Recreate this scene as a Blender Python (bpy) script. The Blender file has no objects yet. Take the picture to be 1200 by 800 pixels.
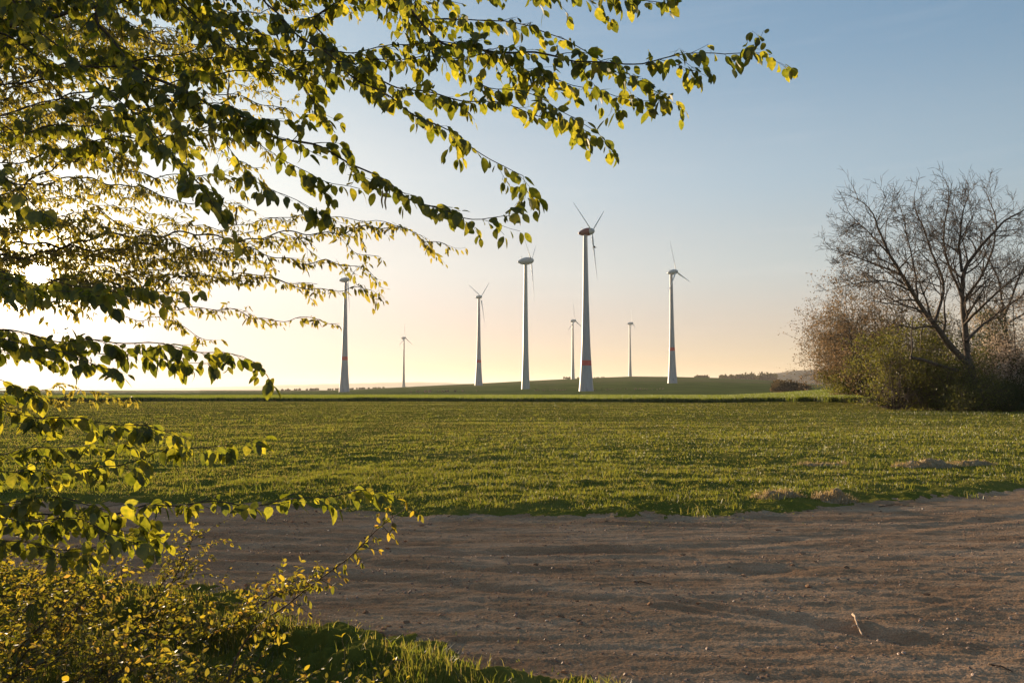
import bpy, math, random
import numpy as np
from mathutils import Vector

random.seed(7)
rng = np.random.default_rng(11)
R = math.radians
scene = bpy.context.scene
col = scene.collection

# ------------------------------------------------------------------ camera
FPX = 933.0                      # focal length in pixels of the 1200 px wide photograph
CAM = np.array([0.0, 0.0, 1.6])
PITCH = math.atan(57.0 / FPX)
cam_data = bpy.data.cameras.new('camera')
cam_data.lens = 28.0
cam_data.sensor_width = 36.0
cam_data.clip_start = 0.05
cam_data.clip_end = 30000.0
cam = bpy.data.objects.new('camera', cam_data)
cam.location = CAM
cam.rotation_euler = (math.pi / 2 + PITCH, 0, 0)
col.objects.link(cam)
scene.camera = cam

# ------------------------------------------------------------------ sky and sun
SUN_EL, SUN_AZ = 7.2, 31.0       # degrees; azimuth measured from +Y towards -X
sun_dir = Vector((-math.sin(R(SUN_AZ)) * math.cos(R(SUN_EL)), math.cos(R(SUN_AZ)) * math.cos(R(SUN_EL)), math.sin(R(SUN_EL))))
EXPOSURE = 1.40
SKY_STRENGTH = 0.10
SUN_STRENGTH = 5.0
world = bpy.data.worlds.new('World')
scene.world = world
world.use_nodes = True
wt = world.node_tree
wt.nodes.clear()


def wn(t, **kw):
    n = wt.nodes.new(t)
    for k, v in kw.items():
        setattr(n, k, v)
    return n


def wmath(op, a, b=None, clamp=False):
    n = wn('ShaderNodeMath', operation=op, use_clamp=clamp)
    for i, v in enumerate((a, b)):
        if v is None:
            continue
        if isinstance(v, (int, float)):
            n.inputs[i].default_value = v
        else:
            wt.links.new(v, n.inputs[i])
    return n.outputs[0]


sky = wn('ShaderNodeTexSky')
sky.sky_type = 'NISHITA'
sky.sun_disc = False
sky.sun_elevation = R(SUN_EL)
sky.sun_rotation = R(-SUN_AZ)
sky.altitude = 250
sky.air_density = 1.0
sky.dust_density = 1.6
sky.ozone_density = 1.6
tc = wn('ShaderNodeTexCoord')
dot = wn('ShaderNodeVectorMath', operation='DOT_PRODUCT')
wt.links.new(tc.outputs['Generated'], dot.inputs[0])
dot.inputs[1].default_value = sun_dir
ang = wmath('ARCCOSINE', wmath('MINIMUM', dot.outputs['Value'], 0.9999999))
disc = wmath('MULTIPLY', wmath('LESS_THAN', ang, R(0.6)), 60.0)
aur = wmath('MULTIPLY', wmath('EXPONENT', wmath('MULTIPLY', ang, -1.0 / R(1.6))), 12.0)
aur2 = wmath('MULTIPLY', wmath('EXPONENT', wmath('MULTIPLY', ang, -1.0 / R(11.0))), 0.16)
sep = wn('ShaderNodeSeparateXYZ')
wt.links.new(tc.outputs['Generated'], sep.inputs[0])
# gentle peach band low on the evening sky, blue above, faint wisps of cirrus
ramp = wn('ShaderNodeValToRGB')
ramp.color_ramp.interpolation = 'EASE'
els = ramp.color_ramp.elements
els[0].position = 0.0
els[0].color = (1.17, 0.97, 0.90, 1)
els[1].position = 0.42
els[1].color = (0.84, 1.05, 1.20, 1)
for pos, c in ((0.061, (1.15, 0.98, 0.96)), (0.166, (1.20, 1.17, 1.15)), (0.26, (1.13, 1.20, 1.24))):
    e = els.new(pos)
    e.color = (*c, 1)
wt.links.new(sep.outputs['Z'], ramp.inputs[0])
# evening haze levels the sky out: bright parts are held back, as in f = 1.45 s / (1 + 1.45 s)
sc1 = wn('ShaderNodeVectorMath', operation='SCALE')
wt.links.new(sky.outputs[0], sc1.inputs[0])
sc1.inputs['Scale'].default_value = 0.2018
den = wn('ShaderNodeVectorMath', operation='MULTIPLY_ADD')
wt.links.new(sc1.outputs[0], den.inputs[0])
den.inputs[1].default_value = (1.48, 1.42, 1.33)
den.inputs[2].default_value = (1, 1, 1)
div = wn('ShaderNodeVectorMath', operation='DIVIDE')
wt.links.new(sc1.outputs[0], div.inputs[0])
wt.links.new(den.outputs[0], div.inputs[1])
sc2 = wn('ShaderNodeVectorMath', operation='SCALE')
wt.links.new(div.outputs[0], sc2.inputs[0])
sc2.inputs['Scale'].default_value = 1.45 / (2 ** EXPOSURE) / SKY_STRENGTH
mul = wn('ShaderNodeMix', data_type='RGBA', blend_type='MULTIPLY')
mul.clamp_result = False
mul.inputs[0].default_value = 1.0
wt.links.new(sc2.outputs[0], mul.inputs[6])
wt.links.new(ramp.outputs[0], mul.inputs[7])
mapn = wn('ShaderNodeMapping')
mapn.inputs['Scale'].default_value = (2.0, 2.0, 26.0)
mapn.inputs['Rotation'].default_value = (0.05, -0.07, 0.3)
wt.links.new(tc.outputs['Generated'], mapn.inputs[0])
nz = wn('ShaderNodeTexNoise')
nz.inputs['Scale'].default_value = 2.2
nz.inputs['Detail'].default_value = 5
wt.links.new(mapn.outputs[0], nz.inputs['Vector'])
wisp = wmath('MULTIPLY', wmath('SUBTRACT', nz.outputs[0], 0.55, True), 0.18)
wm = wn('ShaderNodeMix', data_type='RGBA', blend_type='MIX')
wt.links.new(wisp, wm.inputs[0])
wt.links.new(mul.outputs[2], wm.inputs[6])
wm.inputs[7].default_value = (4.4, 4.1, 3.9, 1)
# the sun's own glare
glare = wn('ShaderNodeCombineXYZ')
gsum = wmath('ADD', aur, aur2)
wt.links.new(wmath('ADD', wmath('MULTIPLY', gsum, 1.0), disc), glare.inputs[0])
wt.links.new(wmath('ADD', wmath('MULTIPLY', gsum, 0.80), disc), glare.inputs[1])
wt.links.new(wmath('ADD', wmath('MULTIPLY', gsum, 0.50), wmath('MULTIPLY', disc, 0.85)), glare.inputs[2])
gscale = wn('ShaderNodeVectorMath', operation='SCALE')
wt.links.new(glare.outputs[0], gscale.inputs[0])
gscale.inputs['Scale'].default_value = 1.0 / SKY_STRENGTH * 0.45
gadd = wn('ShaderNodeVectorMath', operation='ADD')
wt.links.new(wm.outputs[2], gadd.inputs[0])  # sky + glare
wt.links.new(gscale.outputs[0], gadd.inputs[1])
bg = wn('ShaderNodeBackground')
wt.links.new(gadd.outputs[0], bg.inputs[0])
bg.inputs[1].default_value = SKY_STRENGTH
wo = wn('ShaderNodeOutputWorld')
wt.links.new(bg.outputs[0], wo.inputs[0])

sl = bpy.data.lights.new('sun', 'SUN')
sl.energy = SUN_STRENGTH
sl.angle = R(0.6)
sl.color = (1.0, 0.76, 0.50)
so = bpy.data.objects.new('sun', sl)
so.rotation_euler = (-sun_dir).to_track_quat('-Z', 'Y').to_euler()
so.location = (0, 0, 60)
col.objects.link(so)

scene.view_settings.view_transform = 'Standard'
scene.view_settings.look = 'None'
scene.view_settings.exposure = EXPOSURE
scene.view_settings.gamma = 1.0
scene.view_settings.use_curve_mapping = False
scene.render.engine = 'CYCLES'
scene.cycles.max_bounces = 8
scene.cycles.diffuse_bounces = 3
scene.cycles.transmission_bounces = 6
scene.cycles.sample_clamp_indirect = 6.0
scene.cycles.volume_bounces = 0


# ------------------------------------------------------------------ helpers
def at(px, py, Y):
    """world point seen at photo pixel (px, py) at forward distance Y"""
    a = (px - 600.0) / FPX
    b = (400.0 - py) / FPX
    c, s = math.cos(PITCH), math.sin(PITCH)
    d = np.array([a, c - b * s, s + b * c])
    return CAM + d * (Y / d[1])


def tag(o, label=None, cat=None, group=None, kind=None):
    if label: o['label'] = label
    if cat: o['category'] = cat
    if group: o['group'] = group
    if kind: o['kind'] = kind
    return o


def empty(name, loc, label, cat, group=None):
    o = bpy.data.objects.new(name, None)
    o.empty_display_size = 0.3
    o.location = [float(v) for v in loc]
    col.objects.link(o)
    return tag(o, label, cat, group)


def mesh_np(name, V, face_sizes, idx, mat, parent=None, smooth=True):
    """one mesh object from numpy arrays; V is in world space"""
    V = np.asarray(V, dtype=np.float32).reshape(-1, 3)
    if parent is not None:
        p = parent
        off = np.zeros(3)
        while p is not None:
            off = off + np.array(p.location)
            p = p.parent
        V = V - off.astype(np.float32)
    me = bpy.data.meshes.new(name)
    idx = np.asarray(idx, dtype=np.int32).ravel()
    fs = np.asarray(face_sizes, dtype=np.int32).ravel()
    me.vertices.add(len(V))
    me.vertices.foreach_set('co', V.ravel())
    me.loops.add(len(idx))
    me.loops.foreach_set('vertex_index', idx)
    me.polygons.add(len(fs))
    st = np.zeros(len(fs), dtype=np.int32)
    st[1:] = np.cumsum(fs)[:-1]
    me.polygons.foreach_set('loop_start', st)
    me.polygons.foreach_set('loop_total', fs)
    me.polygons.foreach_set('use_smooth', np.full(len(fs), smooth, dtype=bool))
    me.update(calc_edges=True)
    me.validate()
    mats = mat if isinstance(mat, (list, tuple)) else [mat]
    for m in mats:
        me.materials.append(m)
    o = bpy.data.objects.new(name, me)
    col.objects.link(o)
    if parent is not None:
        o.parent = parent
    return o


class MB:
    """collects tubes, lathes and boxes, then links them as one mesh object"""
    def __init__(self):
        self.v, self.fs, self.ix, self.n = [], [], [], 0

    def add(self, V, faces):
        V = np.asarray(V, float)
        self.v.append(V)
        for f in faces:
            self.fs.append(len(f))
            self.ix.extend([i + self.n for i in f])
        self.n += len(V)

    def tube(self, P, rad, k=6, cap=True):
        P = np.asarray(P, float)
        n = len(P)
        rad = np.broadcast_to(np.asarray(rad, float), (n,))
        T = np.gradient(P, axis=0)
        T /= np.linalg.norm(T, axis=1, keepdims=True) + 1e-9
        ref = np.array([0, 0, 1.0]) if abs(T[0][2]) < 0.9 else np.array([1.0, 0, 0])
        a = np.arange(k) * 2 * math.pi / k
        V = np.zeros((n, k, 3))
        u = np.cross(T[0], ref)
        u /= np.linalg.norm(u)
        for i in range(n):
            u = u - T[i] * np.dot(u, T[i])
            u /= np.linalg.norm(u) + 1e-9
            w = np.cross(T[i], u)
            V[i] = P[i] + rad[i] * (np.cos(a)[:, None] * u + np.sin(a)[:, None] * w)
        F = []
        for i in range(n - 1):
            for j in range(k):
                j2 = (j + 1) % k
                F.append((i * k + j, i * k + j2, (i + 1) * k + j2, (i + 1) * k + j))
        if cap:
            F.append(tuple(range(k))[::-1])
            F.append(tuple((n - 1) * k + j for j in range(k)))
        self.add(V.reshape(-1, 3), F)

    def build(self, name, mat, parent=None, smooth=True):
        V = np.concatenate(self.v) if self.v else np.zeros((0, 3))
        return mesh_np(name, V, self.fs, self.ix, mat, parent, smooth)


# gradient noise in numpy
_perm = np.random.default_rng(3).permutation(256)
_perm = np.concatenate([_perm, _perm, _perm])
_gr = np.random.default_rng(4).normal(size=(256, 2))
_gr /= np.linalg.norm(_gr, axis=1, keepdims=True)


def noise2(x, y):
    x = np.asarray(x, float)
    y = np.asarray(y, float)
    xi, yi = np.floor(x).astype(int), np.floor(y).astype(int)
    xf, yf = x - xi, y - yi
    u = xf * xf * xf * (xf * (xf * 6 - 15) + 10)
    v = yf * yf * yf * (yf * (yf * 6 - 15) + 10)

    def g(ix, iy, dx, dy):
        h = _perm[_perm[ix & 255] + (iy & 255)]
        return _gr[h, 0] * dx + _gr[h, 1] * dy
    n00 = g(xi, yi, xf, yf)
    n10 = g(xi + 1, yi, xf - 1, yf)
    n01 = g(xi, yi + 1, xf, yf - 1)
    n11 = g(xi + 1, yi + 1, xf - 1, yf - 1)
    return (n00 * (1 - u) + n10 * u) * (1 - v) + (n01 * (1 - u) + n11 * u) * v * 1.0


def fbm(x, y, o=4, lac=2.1, gain=0.5):
    s, a = 0.0, 1.0
    for i in range(o):
        s = s + a * noise2(x + 17.3 * i, y - 9.1 * i)
        x, y, a = x * lac, y * lac, a * gain
    return s


def sstep(a, b, x):
    t = np.clip((x - a) / (b - a), 0, 1)
    return t * t * (3 - 2 * t)


# ------------------------------------------------------------------ materials
def new_mat(name):
    m = bpy.data.materials.new(name)
    m.use_nodes = True
    nt = m.node_tree
    nt.nodes.clear()
    out = nt.nodes.new('ShaderNodeOutputMaterial')
    return m, nt, out


def ramp_node(nt, stops):
    r = nt.nodes.new('ShaderNodeValToRGB')
    e = r.color_ramp.elements
    while len(e) > len(stops):
        e.remove(e[-1])
    while len(e) < len(stops):
        e.new(0.5)
    for el, (p, c) in zip(e, stops):
        el.position = p
        el.color = (*c, 1)
    return r


def leaf_mat(name, refl, trans, tmix=0.5, gloss=0.06, rough=0.45, vein=0.0):
    """thin leaf: diffuse + translucent, colour differs from leaf to leaf; refl / trans are lists of stops"""
    m, nt, out = new_mat(name)
    geo = nt.nodes.new('ShaderNodeNewGeometry')
    r1 = ramp_node(nt, refl)
    r2 = ramp_node(nt, trans)
    nt.links.new(geo.outputs['Random Per Island'], r1.inputs[0])
    nt.links.new(geo.outputs['Random Per Island'], r2.inputs[0])
    d = nt.nodes.new('ShaderNodeBsdfDiffuse')
    t = nt.nodes.new('ShaderNodeBsdfTranslucent')
    nt.links.new(r1.outputs[0], d.inputs[0])
    if vein:
        nzv = nt.nodes.new('ShaderNodeTexNoise')
        nzv.inputs['Scale'].default_value = vein
        nzv.inputs['Detail'].default_value = 4
        nt.links.new(geo.outputs['Position'], nzv.inputs['Vector'])
        rv = ramp_node(nt, [(0.35, (0.55, 0.62, 0.55)), (0.65, (1.15, 1.1, 1.1))])
        nt.links.new(nzv.outputs[0], rv.inputs[0])
        mv = nt.nodes.new('ShaderNodeMix')
        mv.data_type = 'RGBA'
        mv.blend_type = 'MULTIPLY'
        mv.inputs[0].default_value = 1.0
        nt.links.new(r2.outputs[0], mv.inputs[6])
        nt.links.new(rv.outputs[0], mv.inputs[7])
        nt.links.new(mv.outputs[2], t.inputs[0])
    else:
        nt.links.new(r2.outputs[0], t.inputs[0])
    mx = nt.nodes.new('ShaderNodeMixShader')
    mx.inputs[0].default_value = tmix
    nt.links.new(d.outputs[0], mx.inputs[1])
    nt.links.new(t.outputs[0], mx.inputs[2])
    gl = nt.nodes.new('ShaderNodeBsdfGlossy')
    gl.inputs['Roughness'].default_value = rough
    gl.inputs['Color'].default_value = (0.9, 0.9, 0.9, 1)
    mx2 = nt.nodes.new('ShaderNodeMixShader')
    mx2.inputs[0].default_value = gloss
    nt.links.new(mx.outputs[0], mx2.inputs[1])
    nt.links.new(gl.outputs[0], mx2.inputs[2])
    nt.links.new(mx2.outputs[0], out.inputs[0])
    return m


def rough_mat(name, stops, scale=6.0, detail=6.0, rough=0.9, bump=0.3, bscale=30.0, bdist=0.01, stretch=(1, 1, 1)):
    m, nt, out = new_mat(name)
    tcn = nt.nodes.new('ShaderNodeTexCoord')
    mp = nt.nodes.new('ShaderNodeMapping')
    mp.inputs['Scale'].default_value = stretch
    nt.links.new(tcn.outputs['Object'], mp.inputs[0])
    n1 = nt.nodes.new('ShaderNodeTexNoise')
    n1.inputs['Scale'].default_value = scale
    n1.inputs['Detail'].default_value = detail
    n1.inputs['Roughness'].default_value = 0.65
    nt.links.new(mp.outputs[0], n1.inputs['Vector'])
    r = ramp_node(nt, stops)
    nt.links.new(n1.outputs[0], r.inputs[0])
    b = nt.nodes.new('ShaderNodeBsdfPrincipled')
    b.inputs['Roughness'].default_value = rough
    b.inputs['Specular IOR Level'].default_value = 0.25
    nt.links.new(r.outputs[0], b.inputs['Base Color'])
    if bump:
        n2 = nt.nodes.new('ShaderNodeTexNoise')
        n2.inputs['Scale'].default_value = bscale
        n2.inputs['Detail'].default_value = 5
        nt.links.new(mp.outputs[0], n2.inputs['Vector'])
        bp = nt.nodes.new('ShaderNodeBump')
        bp.inputs['Strength'].default_value = bump
        bp.inputs['Distance'].default_value = bdist
        nt.links.new(n2.outputs[0], bp.inputs['Height'])
        nt.links.new(bp.outputs[0], b.inputs['Normal'])
    nt.links.new(b.outputs[0], out.inputs[0])
    return m


M = {}
M['bark'] = rough_mat('bark', [(0.3, (0.035, 0.028, 0.022)), (0.7, (0.10, 0.08, 0.062))], 40, bump=0.5, bscale=120, bdist=0.004)
M['bark_far'] = rough_mat('grey_bark', [(0.3, (0.05, 0.038, 0.03)), (0.7, (0.13, 0.098, 0.075))], 5, bump=0.4, bscale=14, bdist=0.02)
M['twig'] = rough_mat('twig_bark', [(0.3, (0.06, 0.038, 0.024)), (0.7, (0.14, 0.09, 0.055))], 60, bump=0)
M['leaf_near'] = leaf_mat('young_leaf', [(0.0, (0.045, 0.060, 0.013)), (0.6, (0.068, 0.085, 0.018)), (1.0, (0.11, 0.12, 0.026))],
                          [(0.0, (0.14, 0.16, 0.012)), (0.45, (0.34, 0.35, 0.020)), (1.0, (0.68, 0.59, 0.034))], 0.45, 0.03, 0.5, 75.0)
M['leaf_fine'] = leaf_mat('unfolding_leaf', [(0.0, (0.05, 0.065, 0.016)), (1.0, (0.10, 0.095, 0.025))],
                          [(0.0, (0.34, 0.31, 0.03)), (1.0, (0.58, 0.45, 0.05))], 0.45, 0.04)
M['leaf_bush'] = leaf_mat('shrub_leaf', [(0.0, (0.04, 0.055, 0.012)), (0.7, (0.07, 0.075, 0.017)), (1.0, (0.13, 0.08, 0.03))],
                          [(0.0, (0.16, 0.17, 0.012)), (0.5, (0.38, 0.32, 0.02)), (0.9, (0.62, 0.45, 0.03)), (1.0, (0.62, 0.34, 0.06))], 0.46, 0.04)
M['catkin'] = rough_mat('catkin', [(0.3, (0.20, 0.13, 0.06)), (0.7, (0.32, 0.22, 0.10))], 80, bump=0)
M['grass'] = leaf_mat('grass_blades', [(0.0, (0.045, 0.072, 0.011)), (0.55, (0.066, 0.088, 0.013)), (0.85, (0.10, 0.10, 0.022)), (1.0, (0.17, 0.13, 0.06))],
                      [(0.0, (0.17, 0.21, 0.014)), (0.85, (0.34, 0.32, 0.03)), (1.0, (0.36, 0.27, 0.09))], 0.42, 0.04)
M['crop'] = leaf_mat('crop_blades', [(0.0, (0.038, 0.072, 0.014)), (1.0, (0.07, 0.10, 0.02))],
                     [(0.0, (0.15, 0.20, 0.018)), (1.0, (0.27, 0.29, 0.03))], 0.42, 0.04)
M['dead_grass'] = leaf_mat('dead_grass', [(0.0, (0.20, 0.14, 0.06)), (1.0, (0.38, 0.28, 0.15))],
                           [(0.0, (0.34, 0.23, 0.08)), (1.0, (0.55, 0.40, 0.18))], 0.35, 0.03)
M['dry_grass'] = leaf_mat('dry_grass', [(0.0, (0.11, 0.10, 0.02)), (0.6, (0.155, 0.13, 0.032)), (1.0, (0.19, 0.14, 0.07))],
                          [(0.0, (0.27, 0.24, 0.035)), (1.0, (0.48, 0.36, 0.10))], 0.42, 0.03)
M['verge_grass'] = leaf_mat('verge_grass', [(0.0, (0.045, 0.065, 0.012)), (0.65, (0.075, 0.085, 0.018)), (1.0, (0.19, 0.14, 0.06))],
                            [(0.0, (0.16, 0.20, 0.015)), (0.7, (0.32, 0.29, 0.03)), (1.0, (0.40, 0.29, 0.09))], 0.45, 0.05)


# ------------------------------------------------------------------ terrain
def ground_d(y):
    return FPX * CAM[2] / (y - 457.0)


def gp(px, py):
    """point on the flat near ground seen at a pixel (x, y only)"""
    b = (400.0 - py) / FPX
    c, s = math.cos(PITCH), math.sin(PITCH)
    d = np.array([(px - 600.0) / FPX, c - b * s, s + b * c])
    t = -CAM[2] / d[2]
    return CAM[0] + d[0] * t, CAM[1] + d[1] * t


_far = np.array([gp(*p) for p in [(-420, 600), (-150, 592), (60, 588), (200, 588), (350, 592), (480, 600), (640, 605), (800, 603), (900, 598), (1000, 591), (1100, 582), (1200, 572), (1330, 560), (1600, 548)]])
_near = np.array([gp(*p) for p in [(-500, 640), (-200, 652), (0, 665), (170, 686), (300, 708), (420, 732), (520, 756), (620, 784), (720, 818), (850, 890), (980, 1010)]])


def path_mask(x, y):
    """>0 inside the dirt path (metres from its edge, roughly)"""
    wob = 0.42 * fbm(x * 0.7, y * 0.9, 3) + 0.34 * fbm(x * 3.1 + 5, y * 3.7, 4)
    yf = np.interp(x, _far[:, 0], _far[:, 1])
    yn = np.interp(x, _near[:, 0], _near[:, 1])
    yn = np.where(x > _near[-1, 0], -5.0, yn)
    return np.minimum(yf - y, y - yn) + wob


# elevation profile of the hill in photo rows, by photo column
_hx = np.array([-400, 200, 330, 400, 440, 500, 560, 620, 680, 740, 790, 840, 900, 925, 960, 1010, 1100, 1400])
_hy = np.array([459, 459, 458.5, 457, 455, 452, 449.2, 446, 443.2, 441, 441.6, 443, 446, 449, 451, 453, 455, 457])
_haz = np.arctan((_hx - 600) / FPX)
_hel = (457.0 - _hy) / FPX
# how far up the profile the hill has climbed by distance
_hd = np.array([0, 330, 560, 700, 900, 1150, 1500, 2000, 2600, 9000])
_hf = np.array([0, 0.00, 0.36, 0.62, 0.80, 0.92, 1.0, 0.62, 0.1, -0.1])


def terrain(x, y, fine=True):
    x = np.asarray(x, float)
    y = np.asarray(y, float)
    d = np.hypot(x, y)
    az = np.arctan2(x, np.maximum(y, 1e-3))
    az = np.where(y <= 0, np.sign(x) * 1.6, az)
    el = np.interp(az, _haz, _hel)
    z = d * np.maximum(el, -0.002) * np.interp(d, _hd, _hf)
    z = np.where(d > 560, z + (CAM[2]) * sstep(560, 1400, d) * (el > -0.002), z)
    # the field sags a little behind the crop strip
    z = z - 1.2 * sstep(170, 300, d) * (1 - sstep(520, 800, d)) * 0.6
    # rise of the crop strip towards the hedge on the right
    z = z + 1.5 * sstep(0.24, 0.44, az) * sstep(76, 135, d) * (1 - sstep(240, 420, d))
    z = z - 0.9 * sstep(0.44, 0.60, az) * sstep(76, 135, d) * (1 - sstep(240, 420, d))
    # undulation
    z = z + 0.05 * fbm(x * 0.16, y * 0.30, 3) * sstep(9, 25, d) * (1 - sstep(200, 400, d))
    if not fine:
        return z
    pm = path_mask(x, y)
    inp = sstep(-0.12, 0.25, pm)
    near = 1 - sstep(16, 40, d)
    # rutted dirt: long low ridges along the track, loose crumbs
    rut = 0.015 * fbm(x * 0.55, y * 1.5 + 0.35 * x, 3) + 0.009 * fbm(x * 1.3 + 3, y * 6.0, 3) + 0.0065 * fbm(x * 7, y * 13, 3) + 0.011 * np.maximum(0, fbm(x * 31, y * 31, 2) - 0.1)
    for (a, b, dep, wid) in RUTS:
        ax, ay = a
        bx, by = b
        L2 = (bx - ax) ** 2 + (by - ay) ** 2
        t = np.clip(((x - ax) * (bx - ax) + (y - ay) * (by - ay)) / L2, 0, 1)
        dd = np.hypot(x - ax - t * (bx - ax), y - ay - t * (by - ay))
        dep = dep * np.sqrt(np.clip(4 * t * (1 - t), 0.04, 1)) * (0.75 + 0.5 * fbm(x * 5, y * 5, 2))
        rut = rut - dep * np.exp(-(dd / wid) ** 2) + dep * 0.45 * np.exp(-((dd - 2.1 * wid) / (0.9 * wid)) ** 2)
    for pts, dep, wid in TRACKS:
        best = np.full(x.shape, 1e3)
        for (ax, ay), (bx, by) in zip(pts[:-1], pts[1:]):
            L2 = (bx - ax) ** 2 + (by - ay) ** 2
            t = np.clip(((x - ax) * (bx - ax) + (y - ay) * (by - ay)) / L2, 0, 1)
            best = np.minimum(best, np.hypot(x - ax - t * (bx - ax), y - ay - t * (by - ay)))
        dep = dep * (0.8 + 0.9 * fbm(x * 0.6 + wid * 50, y * 0.6, 2))
        rut = rut - dep * np.exp(-(best / wid) ** 2) + dep * 0.4 * np.exp(-((best - 2.0 * wid) / (0.8 * wid)) ** 2)
    soil = 0.075 * fbm(x * 1.1, y * 1.5, 4) + 0.028 * fbm(x * 5, y * 5, 3)
    bank = 0.03 * (1 - sstep(-1.2, 0.1, pm))
    yn = np.interp(x, _near[:, 0], _near[:, 1])
    nearside = (y < yn + 0.8) * 1.0
    bank = bank + nearside * (0.075 * np.exp(-((pm + 0.45) / 0.22) ** 2) - 0.10 * sstep(0.45, 1.0, -pm))
    z = z + near * (inp * (rut - 0.02) + (1 - inp) * (soil + bank))
    return z


RUTS = [(gp(745, 693), gp(905, 718), 0.030, 0.05), (gp(905, 718), gp(1090, 748), 0.042, 0.075), (gp(855, 668), gp(935, 664), 0.045, 0.16),
        (gp(1000, 690), gp(1180, 712), 0.02, 0.07), (gp(640, 640), gp(900, 648), 0.022, 0.10), (gp(470, 640), gp(640, 660), 0.022, 0.08),
        (gp(980, 610), gp(1120, 606), 0.022, 0.10), (gp(560, 700), gp(700, 745), 0.018, 0.06), (gp(1010, 740), gp(1080, 752), 0.02, 0.09),
        (gp(250, 620), gp(560, 634), 0.02, 0.09), (gp(700, 612), gp(860, 615), 0.024, 0.08)]

TRACKS = []
for pix, dep, wid in (([(60, 632), (300, 640), (560, 648), (820, 640), (1040, 620), (1320, 592)], 0.020, 0.12),
                      ([(100, 655), (330, 664), (600, 688), (860, 716), (1060, 745), (1300, 790)], 0.020, 0.10),
                      ([(80, 645), (320, 652), (580, 668), (860, 668), (1080, 652), (1320, 628)], 0.011, 0.11),
                      ([(60, 612), (300, 614), (560, 622), (820, 620), (1040, 604), (1320, 580)], 0.010, 0.13)):
    q_ = np.array([gp(*p) for p in pix])
    u_ = np.linspace(0, 1, len(q_))
    uu = np.linspace(0, 1, 13)
    w_ = np.stack([np.interp(uu, u_, q_[:, k]) for k in (0, 1)], -1)
    w_[1:-1] = 0.25 * w_[:-2] + 0.5 * w_[1:-1] + 0.25 * w_[2:]
    TRACKS.append(([tuple(v) for v in w_], dep, wid))

az_f = np.linspace(R(-37), R(37), 600)
az_l = np.linspace(R(-178), R(-37), 40)[:-1]
az_r = np.linspace(R(37), R(178), 40)[1:]
AZ = np.concatenate([az_l, az_f, az_r])
rows = [np.linspace(0.4, 3.4, 14)]
rows.append(np.linspace(3.45, 13.0, 560))
rows.append(np.geomspace(13.04, 150, 330))
rows.append(np.geomspace(152, 2800, 170))
rows.append(np.geomspace(2850, 14000, 30))
DD = np.concatenate(rows)
gx = DD[:, None] * np.sin(AZ)[None, :]
gy = DD[:, None] * np.cos(AZ)[None, :]
gz = terrain(gx, gy)
nR, nA = gx.shape
GV = np.stack([gx, gy, gz], -1).reshape(-1, 3)
ii, jj = np.meshgrid(np.arange(nR - 1), np.arange(nA - 1), indexing='ij')
Q = np.stack([ii * nA + jj, ii * nA + jj + 1, (ii + 1) * nA + jj + 1, (ii + 1) * nA + jj], -1).reshape(-1, 4)
Q = Q[:, ::-1]
cen = GV[Q].mean(1)
cd = np.hypot(cen[:, 0], cen[:, 1])
caz = np.arctan2(cen[:, 0], cen[:, 1])
is_path = (path_mask(cen[:, 0], cen[:, 1]) > 0) & (cd < 40)


def crop_front(az):
    """distance of the front edge of the tall crop strip by azimuth"""
    px = 600 + FPX * np.tan(np.clip(az, -1.2, 1.2))
    row = np.interp(px, [-300, 60, 400, 700, 900, 1040, 1110, 1300], [468, 468.2, 469.5, 470.5, 471.5, 473.5, 474.5, 475])
    return FPX * CAM[2] / (row - 457.0)


is_crop = (cd > crop_front(caz)) & (cd < 330) & (caz < 0.55)
is_hill = (cd >= 330)
is_field = ~(is_path | is_crop | is_hill)


def soil_ground_mat():
    m, nt, out = new_mat('field_soil')
    geo = nt.nodes.new('ShaderNodeNewGeometry')
    n1 = nt.nodes.new('ShaderNodeTexNoise')
    n1.inputs['Scale'].default_value = 0.35
    n1.inputs['Detail'].default_value = 8
    n1.inputs['Roughness'].default_value = 0.7
    nt.links.new(geo.outputs['Position'], n1.inputs['Vector'])
    r = ramp_node(nt, [(0.30, (0.095, 0.10, 0.019)), (0.5, (0.135, 0.13, 0.026)), (0.62, (0.17, 0.148, 0.038)), (0.75, (0.18, 0.14, 0.06))])
    nt.links.new(n1.outputs[0], r.inputs[0])
    n2 = nt.nodes.new('ShaderNodeTexNoise')
    n2.inputs['Scale'].default_value = 9
    n2.inputs['Detail'].default_value = 6
    nt.links.new(geo.outputs['Position'], n2.inputs['Vector'])
    bp = nt.nodes.new('ShaderNodeBump')
    bp.inputs['Strength'].default_value = 0.8
    bp.inputs['Distance'].default_value = 0.05
    nt.links.new(n2.outputs[0], bp.inputs['Height'])
    b = nt.nodes.new('ShaderNodeBsdfDiffuse')
    b.inputs['Roughness'].default_value = 0.6
    nt.links.new(r.outputs[0], b.inputs[0])
    nt.links.new(bp.outputs[0], b.inputs['Normal'])
    nt.links.new(b.outputs[0], out.inputs[0])
    return m


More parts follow.
